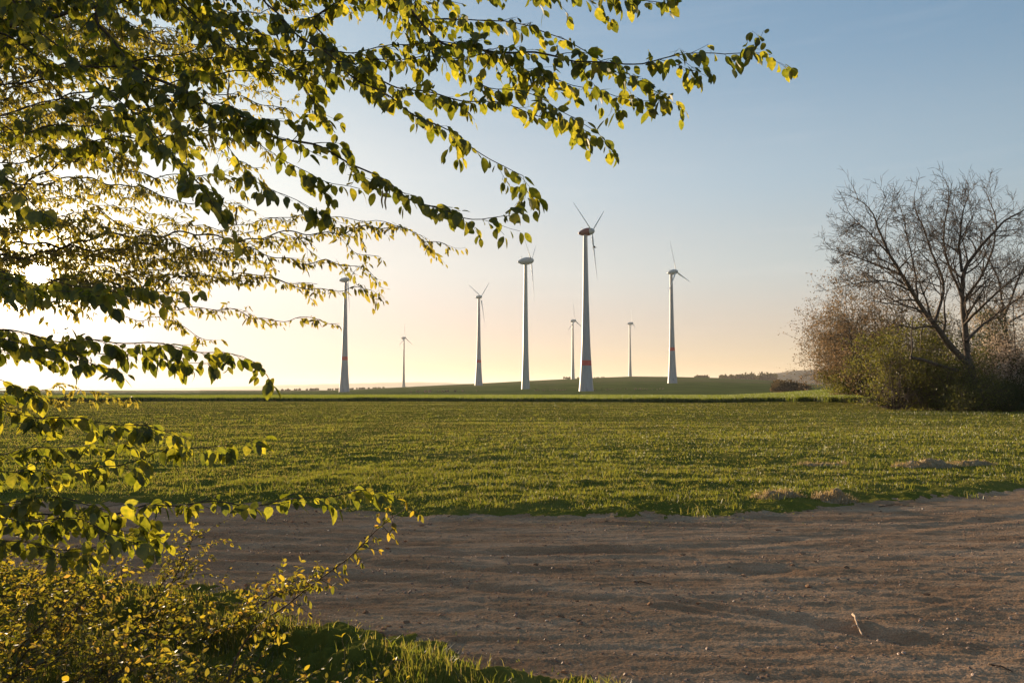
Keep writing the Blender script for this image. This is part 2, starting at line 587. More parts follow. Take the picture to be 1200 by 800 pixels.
def path_mat():
    m, nt, out = new_mat('packed_dirt')
    geo = nt.nodes.new('ShaderNodeNewGeometry')
    mp = nt.nodes.new('ShaderNodeMapping')
    mp.inputs['Scale'].default_value = (0.45, 1.5, 1)
    mp.inputs['Rotation'].default_value = (0, 0, 0.06)
    nt.links.new(geo.outputs['Position'], mp.inputs[0])
    n1 = nt.nodes.new('ShaderNodeTexNoise')
    n1.inputs['Scale'].default_value = 1.6
    n1.inputs['Detail'].default_value = 10
    n1.inputs['Roughness'].default_value = 0.72
    nt.links.new(mp.outputs[0], n1.inputs['Vector'])
    r = ramp_node(nt, [(0.26, (0.20, 0.112, 0.066)), (0.46, (0.36, 0.222, 0.130)), (0.60, (0.45, 0.295, 0.185)), (0.78, (0.55, 0.39, 0.26))])
    nt.links.new(n1.outputs[0], r.inputs[0])
    v = nt.nodes.new('ShaderNodeTexVoronoi')
    v.inputs['Scale'].default_value = 42
    nt.links.new(geo.outputs['Position'], v.inputs['Vector'])
    n3 = nt.nodes.new('ShaderNodeTexNoise')
    n3.inputs['Scale'].default_value = 90
    n3.inputs['Detail'].default_value = 4
    nt.links.new(geo.outputs['Position'], n3.inputs['Vector'])
    hs = nt.nodes.new('ShaderNodeMix')
    hs.data_type = 'RGBA'
    hs.blend_type = 'MULTIPLY'
    hs.inputs[0].default_value = 0.55
    r3 = ramp_node(nt, [(0.30, (0.45, 0.42, 0.40)), (0.55, (1, 1, 1)), (0.72, (1.5, 1.5, 1.5))])
    nt.links.new(n3.outputs[0], r3.inputs[0])
    nt.links.new(r.outputs[0], hs.inputs[6])
    nt.links.new(r3.outputs[0], hs.inputs[7])
    add = nt.nodes.new('ShaderNodeMath')
    add.operation = 'SUBTRACT'
    nt.links.new(n3.outputs[0], add.inputs[0])
    nt.links.new(v.outputs['Distance'], add.inputs[1])
    bp = nt.nodes.new('ShaderNodeBump')
    bp.inputs['Strength'].default_value = 0.5
    bp.inputs['Distance'].default_value = 0.008
    nt.links.new(add.outputs[0], bp.inputs['Height'])
    b = nt.nodes.new('ShaderNodeBsdfDiffuse')
    b.inputs['Roughness'].default_value = 0.8
    nt.links.new(hs.outputs[2], b.inputs[0])
    nt.links.new(bp.outputs[0], b.inputs['Normal'])
    nt.links.new(b.outputs[0], out.inputs[0])
    return m


def hill_mat():
    m, nt, out = new_mat('hill_fields')
    geo = nt.nodes.new('ShaderNodeNewGeometry')
    mp = nt.nodes.new('ShaderNodeMapping')
    mp.inputs['Scale'].default_value = (0.0016, 0.006, 0.001)
    mp.inputs['Rotation'].default_value = (0, 0, 0.10)
    nt.links.new(geo.outputs['Position'], mp.inputs[0])
    v = nt.nodes.new('ShaderNodeTexVoronoi')
    v.inputs['Scale'].default_value = 1.0
    nt.links.new(mp.outputs[0], v.inputs['Vector'])
    sepc = nt.nodes.new('ShaderNodeSeparateColor')
    nt.links.new(v.outputs['Color'], sepc.inputs[0])
    r = ramp_node(nt, [(0.0, (0.055, 0.085, 0.022)), (0.4, (0.075, 0.105, 0.026)), (0.7, (0.10, 0.11, 0.04)), (1.0, (0.06, 0.10, 0.022))])
    nt.links.new(sepc.outputs[0], r.inputs[0])
    n = nt.nodes.new('ShaderNodeTexNoise')
    n.inputs['Scale'].default_value = 0.05
    n.inputs['Detail'].default_value = 8
    nt.links.new(geo.outputs['Position'], n.inputs['Vector'])
    r2 = ramp_node(nt, [(0.3, (0.7, 0.7, 0.7)), (0.7, (1.25, 1.2, 1.1))])
    nt.links.new(n.outputs[0], r2.inputs[0])
    mx = nt.nodes.new('ShaderNodeMix')
    mx.data_type = 'RGBA'
    mx.blend_type = 'MULTIPLY'
    mx.inputs[0].default_value = 1
    nt.links.new(r.outputs[0], mx.inputs[6])
    nt.links.new(r2.outputs[0], mx.inputs[7])
    b = nt.nodes.new('ShaderNodeBsdfDiffuse')
    nt.links.new(mx.outputs[2], b.inputs[0])
    nt.links.new(b.outputs[0], out.inputs[0])
    return m


M['soil'] = soil_ground_mat()
M['path'] = path_mat()
M['hill'] = hill_mat()
M['crop_soil'] = rough_mat('crop_floor', [(0.3, (0.035, 0.058, 0.013)), (0.7, (0.06, 0.085, 0.018))], 1.5, bump=0)


def sub_sheet(name, mask, mat, label):
    q = Q[mask]
    used = np.unique(q)
    remap = np.full(len(GV), -1, dtype=np.int64)
    remap[used] = np.arange(len(used))
    o = mesh_np(name, GV[used], np.full(len(q), 4), remap[q], mat)
    return tag(o, label, kind='structure')


sub_sheet('ground', is_field, M['soil'], 'grass covered field soil from the verge to the tall crop strip')
sub_sheet('dirt_path', is_path, M['path'], 'wide brown rutted dirt track crossing the foreground')
sub_sheet('crop_ground', is_crop, M['crop_soil'], 'level ground under the strip of tall green crop')
sub_sheet('hill', is_hill, M['hill'], 'long low green hill the far turbines stand on')


def ridge(name, pts, Y, thick, mat, label):
    """a far ridge of real depth: crest rows from the photo at distance Y, front and back slopes"""
    P = np.array(pts, float)
    xs = np.linspace(P[0, 0], P[-1, 0], 160)
    ys = np.interp(xs, P[:, 0], P[:, 1]) - 0.6 * fbm(xs * 0.07, xs * 0 + Y, 4)
    crest = np.array([at(a, b, Y) for a, b in zip(xs, ys)])
    prof = np.array([-1, -0.75, -0.5, -0.25, -0.1, 0, 0.2, 0.6, 1.0])
    V = []
    for p in prof:
        w = crest.copy()
        base = -12.0
        f = (1 - abs(p)) ** 1.3
        w[:, 1] += p * thick
        w[:, 2] = base + (crest[:, 2] - base) * f + fbm(w[:, 0] * 0.01, w[:, 1] * 0.01, 3) * 3 * (p != 0)
        V.append(w)
    V = np.array(V)
    n0, n1 = V.shape[:2]
    F = [(i * n1 + j, i * n1 + j + 1, (i + 1) * n1 + j + 1, (i + 1) * n1 + j) for i in range(n0 - 1) for j in range(n1 - 1)]
    o = mesh_np(name, V.reshape(-1, 3), [4] * len(F), F, mat)
    return tag(o, label, kind='structure')


M['wooded'] = rough_mat('wooded_slope', [(0.35, (0.010, 0.014, 0.010)), (0.55, (0.02, 0.026, 0.014)), (0.7, (0.05, 0.055, 0.025))], 0.006, bump=0, stretch=(1, 1, 3))
M['far_hill'] = rough_mat('distant_hill', [(0.35, (0.06, 0.07, 0.035)), (0.65, (0.13, 0.13, 0.07))], 0.0016, bump=0)
ridge('wooded_hill', [(800, 452), (840, 446), (880, 441), (910, 437), (935, 434), (960, 433), (1010, 434), (1080, 438), (1180, 444), (1300, 452)], 2900, 600, M['wooded'], 'dark wooded hill beyond the field on the right')
ridge('far_hills', [(-500, 457), (0, 456), (150, 455.5), (230, 454), (290, 452.5), (320, 451), (350, 450.6), (400, 449.5), (440, 448.3), (480, 447.6), (520, 448), (560, 450), (640, 452), (760, 455)], 9500, 1500, M['far_hill'], 'pale hazy hills on the horizon at the left')


# ------------------------------------------------------------------ grass
def blades(name, x, y, h, w, mat, label, lean=0.45, kind='stuff', parent=None, zoff=None):
    n = len(x)
    z = terrain(x, y) - 0.01 if zoff is None else zoff
    a = rng.uniform(0, 2 * math.pi, n)
    wx, wy = np.cos(a), np.sin(a)
    b = rng.uniform(0, 2 * math.pi, n)
    l = rng.uniform(0.1, 1.0, n) * lean
    lx, ly = np.cos(b) * l, np.sin(b) * l
    V = np.zeros((n, 5, 3))
    for k, (fu, fw, bend) in enumerate([(0, -1, 0), (0, 1, 0), (0.58, 0.85, 0.35), (0.58, -0.85, 0.35), (1.0, 0, 1.0)]):
        V[:, k, 0] = x + wx * w * 0.5 * fw + lx * h * bend
        V[:, k, 1] = y + wy * w * 0.5 * fw + ly * h * bend
        V[:, k, 2] = z + h * fu * (1 - 0.25 * l * bend)
    base = (np.arange(n) * 5)[:, None]
    idx = np.concatenate([base + np.array([[0, 1, 2, 3]]), base + np.array([[3, 2, 4]])], 1)
    fs = np.tile([4, 3], n)
    o = mesh_np(name, V.reshape(-1, 3), fs, idx.ravel(), mat, parent, smooth=False)
    if label:
        tag(o, label, kind=kind)
    return o


def polar_scatter(n, d0, d1, a0, a1, power=1.0):
    u = rng.uniform(0, 1, n)
    d = (d0 ** power + u * (d1 ** power - d0 ** power)) ** (1 / power)
    a = rng.uniform(R(a0), R(a1), n)
    return d * np.sin(a), d * np.cos(a), d


G = [[], [], [], []]
D = [[], [], [], []]
for (n, d0, d1, pw) in ((190000, 9.5, 17, 1.0), (190000, 16, 40, 0.6), (170000, 38, 128, 0.6)):
    x, y, d = polar_scatter(n, d0, d1, -36, 36, pw)
    az = np.arctan2(x, y)
    pm = path_mask(x, y)
    patch = 0.8 * fbm(x * 0.30, y * 0.75, 4) + 0.55 * fbm(x * 0.05 + 4, y * 0.11, 3)
    fine = fbm(x * 1.7 + 9, y * 2.2, 3)
    keep = (pm < -0.02 - 0.10 * rng.random(n)) & (d < crop_front(az) + 1) & (rng.random(n) < (0.55 + 0.6 * patch + 0.7 * fine + 0.25 * sstep(20, 60, d)) * (0.12 + 0.88 * sstep(0.0, 1.5, -pm + 0.5 * fine)))
    keep |= (pm < 0.35) & (pm > -0.4) & (rng.random(n) < 0.10 + 0.35 * np.maximum(fine, 0))
    keep |= (pm < 1.0) & (pm > 0.2) & (rng.random(n) < 0.010 + 0.10 * np.maximum(fine - 0.25, 0))
    x, y, d, patch, pm, az, fine = x[keep], y[keep], d[keep], patch[keep], pm[keep], az[keep], fine[keep]
    edge = sstep(-0.2, 1.5, -pm)
    h = (1 - 0.22 * sstep(16, 55, d)) * (0.030 + 0.045 * rng.random(len(x)) ** 1.5 + 0.065 * np.clip(patch + 0.5 * fine, 0, 1)) * (0.35 + 0.65 * edge)
    w = np.maximum(0.0055, d * 0.00062) * rng.uniform(0.6, 1.35, len(x))
    # drier, stubbly stretches: more of them far out and to the left
    dry = rng.random(len(x)) < np.clip(0.20 + 0.28 * sstep(14, 45, d) + 0.14 * sstep(0.1, -0.5, az) - 0.7 * patch + 0.25 * (1 - edge), 0.04, 0.9)
    for T_, m_ in ((G, ~dry), (D, dry)):
        for q_, v_ in zip(T_, (x, y, h * (1 if T_ is G else 0.75), w)):
            q_.append(v_[m_])
cxy = polar_scatter(900, 10.5, 60, -36, 36, 0.8)
cm = (path_mask(cxy[0], cxy[1]) < 0.25) & (rng.random(900) < 0.25 + 1.3 * fbm(cxy[0] * 0.25, cxy[1] * 0.4, 3) + 0.5 * (path_mask(cxy[0], cxy[1]) > -1.2))
for cx_, cy_, d_ in zip(cxy[0][cm], cxy[1][cm], cxy[2][cm]):
    k_ = int(rng.integers(14, 46))
    rr_ = rng.uniform(0.05, 0.16)
    G[0].append(cx_ + rng.normal(0, rr_, k_)); G[1].append(cy_ + rng.normal(0, rr_, k_))
    G[2].append(rng.uniform(0.07, 0.19, k_) * rng.uniform(0.7, 1.2)); G[3].append(np.full(k_, max(0.006, d_ * 0.0006)))
blades('grass', *[np.concatenate(q_) for q_ in G], M['grass'], 'short uneven green grass covering the field behind the dirt path', 0.9)
blades('dry_grass', *[np.concatenate(q_) for q_ in D], M['dry_grass'], 'drier olive brown stubble mixed into the grass of the field', 1.3)

# verge in the lower left: longer grass
x = rng.uniform(-5.5, 0.6, 60000)
y = rng.uniform(2.6, 8.0, 60000)
pm = path_mask(x, y)
yn = np.interp(x, _near[:, 0], _near[:, 1])
patch = fbm(x * 1.4, y * 1.4, 3)
keep = (pm < -0.05) & (y < yn + 0.4) & (rng.random(60000) < 0.45 + 1.2 * patch)
keep |= (pm >= -0.05) & (pm < 0.3) & (y < yn + 0.8) & (rng.random(60000) < 0.05)
x, y, patch, pm = x[keep], y[keep], patch[keep], pm[keep]
h = (0.035 + 0.065 * rng.random(len(x)) + 0.11 * np.clip(patch, 0, 1)) * (0.45 + 0.55 * sstep(0, 0.6, -pm))
blades('verge_grass', x, y, h, rng.uniform(0.003, 0.007, len(x)), M['verge_grass'], 'long tufted grass on the verge under the shrubs', 0.8)

# crop strip
n = 240000
az = rng.uniform(R(-36), 0.56, n)
d0 = crop_front(az) + rng.uniform(-1.5, 1.5, n) * 0.5 + 1.2 * fbm(az * 60, az * 0, 3)
d = d0 * (1 + (rng.random(n) ** 2.2) * 0.9)
x, y = d * np.sin(az), d * np.cos(az)
h = 0.52 + 0.22 * rng.random(n) + 0.16 * fbm(x * 0.12, y * 0.12, 3)
blades('crop', x, y, h, d * 0.00062 * rng.uniform(0.6, 1.3, n), M['crop'], 'strip of tall bright green young grain across the field', 0.3)

# ------------------------------------------------------------------ gravel, stones, stick, dirt heaps
ICO = None


def ico():
    global ICO
    if ICO is None:
        t = (1 + 5 ** 0.5) / 2
        V = np.array([(-1, t, 0), (1, t, 0), (-1, -t, 0), (1, -t, 0), (0, -1, t), (0, 1, t), (0, -1, -t), (0, 1, -t), (t, 0, -1), (t, 0, 1), (-t, 0, -1), (-t, 0, 1)], float)
        V /= np.linalg.norm(V[0])
        F = np.array([(0, 11, 5), (0, 5, 1), (0, 1, 7), (0, 7, 10), (0, 10, 11), (1, 5, 9), (5, 11, 4), (11, 10, 2), (10, 7, 6), (7, 1, 8), (3, 9, 4), (3, 4, 2), (3, 2, 6), (3, 6, 8), (3, 8, 9), (4, 9, 5), (2, 4, 11), (6, 2, 10), (8, 6, 7), (9, 8, 1)])
        ICO = (V, F)
    return ICO


M['stone'] = leaf_mat('pebbles', [(0.0, (0.16, 0.10, 0.07)), (0.6, (0.26, 0.17, 0.12)), (0.95, (0.36, 0.26, 0.20)), (1.0, (0.48, 0.40, 0.33))], [(0, (0, 0, 0)), (1, (0, 0, 0))], 0.0, 0.03)
V0, F0 = ico()
n = 42000
x, y, d = polar_scatter(n, 3.6, 12.5, -35, 35, 0.8)
pm = path_mask(x, y)
cl = fbm(x * 0.8, y * 1.6, 3)
keep = (pm > 0.0) & (rng.random(n) < 0.35 + 1.1 * cl)
x, y = x[keep], y[keep]
s = 0.0026 + 0.012 * rng.random(len(x)) ** 6
z = terrain(x, y)
jit = rng.uniform(0.65, 1.25, (len(x), 12, 1))
V = V0[None] * jit * s[:, None, None] * np.array([1, 1, 0.7])
V = V + np.stack([x, y, z + s * 0.25], -1)[:, None, :]
I = F0[None] + (np.arange(len(x)) * 12)[:, None, None]
g = mesh_np('gravel', V.reshape(-1, 3), np.full(len(x) * 20, 3), I.ravel(), M['stone'], smooth=False)
tag(g, 'scattered small pebbles and crumbs lying on the dirt path', kind='stuff')

n = 5200
x, y, d = polar_scatter(n, 3.4, 12.5, -35, 35, 0.9)
pm = path_mask(x, y)
cl = fbm(x * 0.7 + 3, y * 1.2, 3)
keep = (pm > -0.3) & (rng.random(n) < 0.25 + 1.2 * cl + 0.5 * np.exp(-np.abs(pm) * 2.5))
x, y, cl = x[keep], y[keep], cl[keep]
blades('straw_litter', x, y, rng.uniform(0.008, 0.03, len(x)), rng.uniform(0.002, 0.006, len(x)), M['dead_grass'], 'bits of straw and dry stalk littered over the dirt path', 4.0)

n = 1500
x, y, d = polar_scatter(n, 3.6, 12.5, -35, 35, 1.0)
pm = path_mask(x, y)
keep = (pm > -0.2) & (rng.random(n) < 0.18 + 1.1 * fbm(x * 0.6 + 7, y * 1.1, 3) + 0.5 * np.exp(-np.abs(pm) * 2.0))
x, y = x[keep], y[keep]
s_ = 0.008 + 0.020 * rng.random(len(x)) ** 3
V = V0[None] * rng.uniform(0.5, 1.35, (len(x), 12, 1)) * s_[:, None, None] * np.array([1.2, 1, 0.6])
V = V + np.stack([x, y, terrain(x, y) + s_ * 0.15], -1)[:, None, :]
I = F0[None] + (np.arange(len(x)) * 12)[:, None, None]
M['clod'] = leaf_mat('soil_clods', [(0.0, (0.13, 0.078, 0.048)), (0.7, (0.26, 0.16, 0.10)), (1.0, (0.36, 0.24, 0.16))], [(0, (0, 0, 0)), (1, (0, 0, 0))], 0.0, 0.0)
tag(mesh_np('clods', V.reshape(-1, 3), np.full(len(x) * 20, 3), I.ravel(), M['clod'], smooth=False), 'crumbled clods of brown soil lying on the dirt path', kind='stuff')

M['pale_stick'] = rough_mat('bleached_stick', [(0.3, (0.30, 0.20, 0.13)), (0.7, (0.48, 0.36, 0.26))], 30, bump=0.3, bscale=80, bdist=0.003)
M['dark_stick'] = rough_mat('dark_stick', [(0.3, (0.06, 0.04, 0.03)), (0.7, (0.13, 0.09, 0.06))], 30, bump=0.3, bscale=80, bdist=0.003)


def stick(pts, rad, mat, label, lift=0.008):
    mb = MB()
    P = []
    for px, py in pts:
        x, y = gp(px, py)
        P.append((x, y, float(terrain(x, y)) + lift))
    P = np.array(P)
    P[1::2, 2] += 0.006
    t = np.linspace(0, 1, len(P))
    tt = np.linspace(0, 1, 14)
    Pi = np.stack([np.interp(tt, t, P[:, k]) for k in range(3)], -1)
    Pi += rng.normal(0, 0.0018, Pi.shape)
    mb.tube(Pi, np.linspace(rad, rad * 0.55, 14), 6)
    if rad > 0.007:
        m = Pi[8]
        dv = Pi[9] - Pi[7]
        side = np.array([dv[1], -dv[0], 0.01])
        side /= np.linalg.norm(side)
        mb.tube(np.array([m, m + side * 0.03 + dv * 0.3, m + side * 0.05 + dv * 0.9]), [rad * 0.5, rad * 0.4, rad * 0.2], 5)
    return tag(mb.build('stick', mat), label, 'stick')


stick([(999, 719), (1002, 726), (1005, 731), (1011, 738)], 0.010, M['pale_stick'], 'crooked pale sunlit stick lying on the right of the dirt path', 0.02)
stick([(742, 679), (752, 680), (763, 683)], 0.007, M['dark_stick'], 'short dark stick lying in the middle of the dirt path', 0.008)
stick([(1158, 776), (1172, 780), (1186, 784)], 0.006, M['dark_stick'], 'thin dark stick at the lower right of the dirt path', 0.007)
stick([(1030, 592), (1050, 590), (1072, 592)], 0.008, M['dark_stick'], 'dry stalk lying along the grass edge at the right end of the path', 0.008)


def heap(px, py, rx, ry, hz, n_gr, label, seed):
    cx, cy = gp(px, py)
    r = np.random.default_rng(seed)
    na, nr = 40, 12
    V = [(0, 0, hz * 0.9)]
    for i in range(1, nr + 1):
        f = i / nr
        for j in range(na):
            a = j * 2 * math.pi / na
            k = 1 + 0.35 * noise2(np.array(2 * math.cos(a) + seed), np.array(2 * math.sin(a)))
            x, y = f * rx * math.cos(a) * k, f * ry * math.sin(a) * k
            zz = hz * (1 - f ** 1.5) * (0.75 + 0.9 * float(fbm(np.array(x * 6 + seed), np.array(y * 6), 3))) - 0.03 * f
            V.append((x, y, zz))
    V = np.array(V, float)
    gzv = terrain(V[:, 0] + cx, V[:, 1] + cy)
    base = float(terrain(cx, cy))
    V[:, 2] += gzv
    V[:, 0] += cx
    V[:, 1] += cy
    F = [(0, 1 + j, 1 + (j + 1) % na) for j in range(na)]
    for i in range(nr - 1):
        for j in range(na):
            j2 = (j + 1) % na
            F.append((1 + i * na + j, 1 + (i + 1) * na + j, 1 + (i + 1) * na + j2, 1 + i * na + j2))
    root = empty('dirt_heap', (cx, cy, base), label, 'dirt heap', 'dirt heaps at the field edge')
    mesh_np('soil', V, [len(f) for f in F], [i for f in F for i in f], M['heap'], root)
    th = r.uniform(0, 2 * math.pi, n_gr)
    rr = np.sqrt(r.random(n_gr)) * 1.0
    x, y = cx + rr * rx * np.cos(th), cy + rr * ry * np.sin(th)
    zz = terrain(x, y) + hz * (1 - rr ** 1.5) * 0.7 - 0.01
    blades('dead_grass', x, y, r.uniform(0.03, 0.09, n_gr), r.uniform(0.006, 0.014, n_gr), M['dead_grass'], None, 1.1, parent=root, zoff=zz)['kind'] = 'stuff'
    return root


M['heap'] = rough_mat('crumbled_soil', [(0.3, (0.22, 0.15, 0.08)), (0.6, (0.36, 0.25, 0.14)), (0.8, (0.46, 0.33, 0.20))], 9, bump=0.8, bscale=40, bdist=0.03)
heap(978, 587, 0.34, 0.26, 0.16, 420, 'tallest brown heap of dug soil, nearest the path edge', 1)
heap(912, 585, 0.42, 0.22, 0.10, 380, 'low brown soil heap left of the tallest one at the path edge', 2)
heap(1085, 548, 0.75, 0.35, 0.14, 600, 'wide brown soil heap in the grass, farthest from the path', 3)
heap(1135, 546, 0.60, 0.30, 0.10, 420, 'small soil heap at the right end of the farthest row of heaps', 4)
heap(965, 547, 0.65, 0.22, 0.07, 400, 'flat streak of dry brown soil in the grass behind the tallest heap', 5)


# ------------------------------------------------------------------ wind turbines
def paint_mat(name, c, rough=0.45, var=0.08):
    m, nt, out = new_mat(name)
    geo = nt.nodes.new('ShaderNodeNewGeometry')
    n = nt.nodes.new('ShaderNodeTexNoise')
    mp = nt.nodes.new('ShaderNodeMapping')
    mp.inputs['Scale'].default_value = (2.2, 2.2, 0.16)      # rain streaks down the paint
    nt.links.new(geo.outputs['Position'], mp.inputs[0])
    n.inputs['Scale'].default_value = 0.4
    n.inputs['Detail'].default_value = 6
    nt.links.new(mp.outputs[0], n.inputs['Vector'])
    lo = tuple(v * (1 - var) for v in c)
    hi = tuple(min(1, v * (1 + var)) for v in c)
    r = ramp_node(nt, [(0.3, lo), (0.7, hi)])
    nt.links.new(n.outputs[0], r.inputs[0])
    b = nt.nodes.new('ShaderNodeBsdfPrincipled')
    b.inputs['Roughness'].default_value = rough
    nt.links.new(r.outputs[0], b.inputs['Base Color'])
    nt.links.new(b.outputs[0], out.inputs[0])
    return m


M['white_paint'] = paint_mat('white_paint', (0.31, 0.325, 0.34), 0.55, 0.16)
M['grey_paint'] = paint_mat('grey_paint', (0.42, 0.45, 0.46))
M['green_grey'] = paint_mat('green_grey_paint', (0.30, 0.35, 0.33))
M['red_paint'] = paint_mat('red_paint', (0.55, 0.025, 0.03))
M['maroon'] = paint_mat('maroon_paint', (0.13, 0.018, 0.022))
M['door_paint'] = paint_mat('door_paint', (0.22, 0.25, 0.28))


def lathe_z(prof, k=28):
    V, F = [], []
    for (r, z) in prof:
        for j in range(k):
            a = 2 * math.pi * j / k
            V.append((r * math.cos(a), r * math.sin(a), z))
    for i in range(len(prof) - 1):
        for j in range(k):
            j2 = (j + 1) % k
            F.append((i * k + j, i * k + j2, (i + 1) * k + j2, (i + 1) * k + j))
    return np.array(V), F


def axis_lathe(prof, origin, axis, k=24):
    """profile (radius, distance along axis)"""
    V, F = lathe_z(prof, k)
    ax = np.array(axis, float)
    ax /= np.linalg.norm(ax)
    up = np.array([0, 0, 1.0])
    s = np.cross(up, ax)
    s /= np.linalg.norm(s)
    u = np.cross(ax, s)
    W = V[:, :1] * s + V[:, 1:2] * u + V[:, 2:] * ax + np.array(origin)
    return W, F


def turbine(px, base_py, hub_py, dist, ratio, view_deg, spin, label, band=0.165, nacelle='white_paint', flare=1.0, tower='white_paint', base_r=None, fat=1.0, sink=1.5):
    """view_deg: angle between the rotor axis and the line of sight, over 90 turns the rotor, on the right, a little towards us"""
    b = at(px, base_py, dist)
    hubp = at(px, hub_py, dist)
    H = hubp[2] - b[2]
    z0 = b[2] - sink
    Rr = H * ratio
    root = empty('wind_turbine', (b[0], b[1], z0), label, 'wind turbine', 'wind turbines in the field and on the hill')
    c = np.array([b[0], b[1], 0])
    rb = (base_r or 0.046) * H * flare
    rt = 0.0125 * H
    prof = []
    for f in np.linspace(0, 1, 26):
        r = H * float(np.interp(f, [0, 0.08, 0.17, 0.33, 0.58, 1.0], [0.049, 0.0415, 0.0350, 0.0272, 0.0208, 0.0140])) * (flare * (1 - f) + 0.9 * f)
        prof.append((r, f))
    zs = [(r, z0 + (hubp[2] - 0.018 * H - z0) * f) for r, f in prof]
    Rz = lambda z: float(np.interp(z, [q[1] for q in zs], [q[0] for q in zs]))
    V, F = lathe_z(zs)
    t = mesh_np('tower', V + c, [4] * len(F), F, M[tower], root)
    if band:
        zb = b[2] + band * H
        zz = np.linspace(zb - 0.016 * H, zb + 0.016 * H, 4)
        V, F = lathe_z([(Rz(z) + 0.05, z) for z in zz])
        mesh_np('warning_band', V + c, [4] * len(F), F, M['red_paint'], t)
        # entrance door facing the field
        mbd = MB()
        rd = Rz(b[2] + 1.5)
        for zz0 in (0,):
            w_, h_ = 1.1, 2.4
            x0, y0 = 0, -rd - 0.06
            dv = np.array([(-w_ / 2, y0, b[2] + 0.6), (w_ / 2, y0, b[2] + 0.6), (w_ / 2, y0, b[2] + 0.6 + h_), (-w_ / 2, y0, b[2] + 0.6 + h_),
                           (-w_ / 2, y0 + 0.9, b[2] + 0.6), (w_ / 2, y0 + 0.9, b[2] + 0.6), (w_ / 2, y0 + 0.9, b[2] + 0.6 + h_), (-w_ / 2, y0 + 0.9, b[2] + 0.6 + h_)])
            mbd.add(dv + c, [(0, 1, 2, 3), (1, 5, 6, 2), (3, 2, 6, 7), (0, 3, 7, 4), (0, 4, 5, 1), (5, 4, 7, 6)])
        mbd.build('door', M['door_paint'], t, smooth=False)
    # rotor axis
    los = math.atan2(b[0], b[1])
    th = los + R(view_deg)
    ax = np.array([math.sin(th), math.cos(th), 0.07])
    ax /= np.linalg.norm(ax)
    L = 0.085 * H * fat
    hc = np.array(hubp)
    # egg shaped nacelle, blunt at the rotor
    npf = [(0.0001, -0.64), (0.05, -0.63), (0.11, -0.58), (0.19, -0.48), (0.27, -0.35), (0.33, -0.20), (0.365, -0.04), (0.375, 0.10), (0.365, 0.20), (0.34, 0.30)]
    V, F = axis_lathe([(r * L * 0.78, z * L) for r, z in npf], hc, ax)
    nc = mesh_np('nacelle', V, [4] * len(F), F, M[nacelle], root)
    mbm = MB()
    top = hc - ax * 0.35 * L + np.array([0, 0, 0.25 * L])
    mbm.tube(np.array([top, top + np.array([0, 0, 0.13 * L])]), [0.02 * L, 0.015 * L], 5)
    mbm.tube(np.array([top + np.array([-0.03 * L, 0, 0.12 * L]), top + np.array([0.05 * L, 0, 0.12 * L])]), [0.014 * L] * 2, 5)
    mbm.build('wind_vane', M['grey_paint'], nc)
    spf = [(0.33, 0.315), (0.315, 0.38), (0.27, 0.48), (0.20, 0.57), (0.11, 0.63), (0.0001, 0.65)]
    V, F = axis_lathe([(r * L * 0.78, z * L) for r, z in spf], hc, ax)
    hub = mesh_np('hub', V, [4] * len(F), F, M[nacelle if nacelle != 'maroon' else 'grey_paint'], root)
    rc = hc + ax * 0.45 * L
    s = np.cross(np.array([0, 0, 1.0]), ax)
    s /= np.linalg.norm(s)
    u = np.cross(ax, s)
    for k in range(3):
        a = R(spin + 120 * k)
        bd = u * math.cos(a) - s * math.sin(a) * -1.0
        ch = np.cross(ax, bd)
        V = []
        kk = 12
        st = np.array([0.04, 0.08, 0.13, 0.19, 0.26, 0.38, 0.52, 0.66, 0.80, 0.92, 0.98, 1.0])
        cw = np.array([0.022, 0.026, 0.046, 0.062, 0.060, 0.050, 0.041, 0.033, 0.026, 0.018, 0.011, 0.003]) * 0.88
        tk = np.array([0.95, 0.80, 0.50, 0.34, 0.28, 0.24, 0.21, 0.19, 0.18, 0.17, 0.16, 0.15])
        tw = np.radians([38, 36, 30, 24, 18, 12, 8, 5, 3, 1, 0, 0])
        for q in range(len(st)):
            cdir = ch * math.cos(tw[q]) + ax * math.sin(tw[q])
            tdir = np.cross(bd, cdir)
            for j in range(kk):
                aa = 2 * math.pi * j / kk
                V.append(rc + bd * Rr * st[q] + cdir * Rr * cw[q] * (0.5 * math.cos(aa) - 0.16 * (q > 1)) + tdir * Rr * cw[q] * tk[q] * 0.5 * math.sin(aa))
        F = [(i * kk + j, i * kk + (j + 1) % kk, (i + 1) * kk + (j + 1) % kk, (i + 1) * kk + j) for i in range(len(st) - 1) for j in range(kk)]
        F.append(tuple((len(st) - 1) * kk + j for j in range(kk)))
        F.append(tuple(range(kk))[::-1])
        mesh_np('blade', np.array(V), [len(f) for f in F], [i for f in F for i in f], M['blade_paint'], root)
    return root


M['blade_paint'] = paint_mat('blade_paint', (0.70, 0.70, 0.69), 0.4, 0.05)
turbine(687, 461.5, 272, 481, 0.303, 112, -66, 'tallest turbine with red tower band and maroon nacelle, nearest in the photo', nacelle='maroon', band=0.19)
turbine(616, 462, 306, 600, 0.31, 101, -62, 'slim plain grey turbine left of the tallest one, large grey nacelle below the leaves', band=None, tower='green_grey', nacelle='grey_paint', flare=0.72, fat=1.15)
turbine(403.5, 459.5, 328, 700, 0.30, 112, -60, 'leftmost turbine, its head hidden by leaves', band=0.30, nacelle='grey_paint', fat=0.9)
turbine(788, 447, 319, 715, 0.285, 116, -17, 'rightmost turbine, red tower band and one blade pointing straight up', band=0.295, nacelle='grey_paint', flare=0.9)
turbine(561, 450, 348, 915, 0.305, 118, -70, 'turbine with blades in a Y, between the leftmost and the slim grey one', band=0.26, nacelle='grey_paint', flare=0.95, fat=0.8)
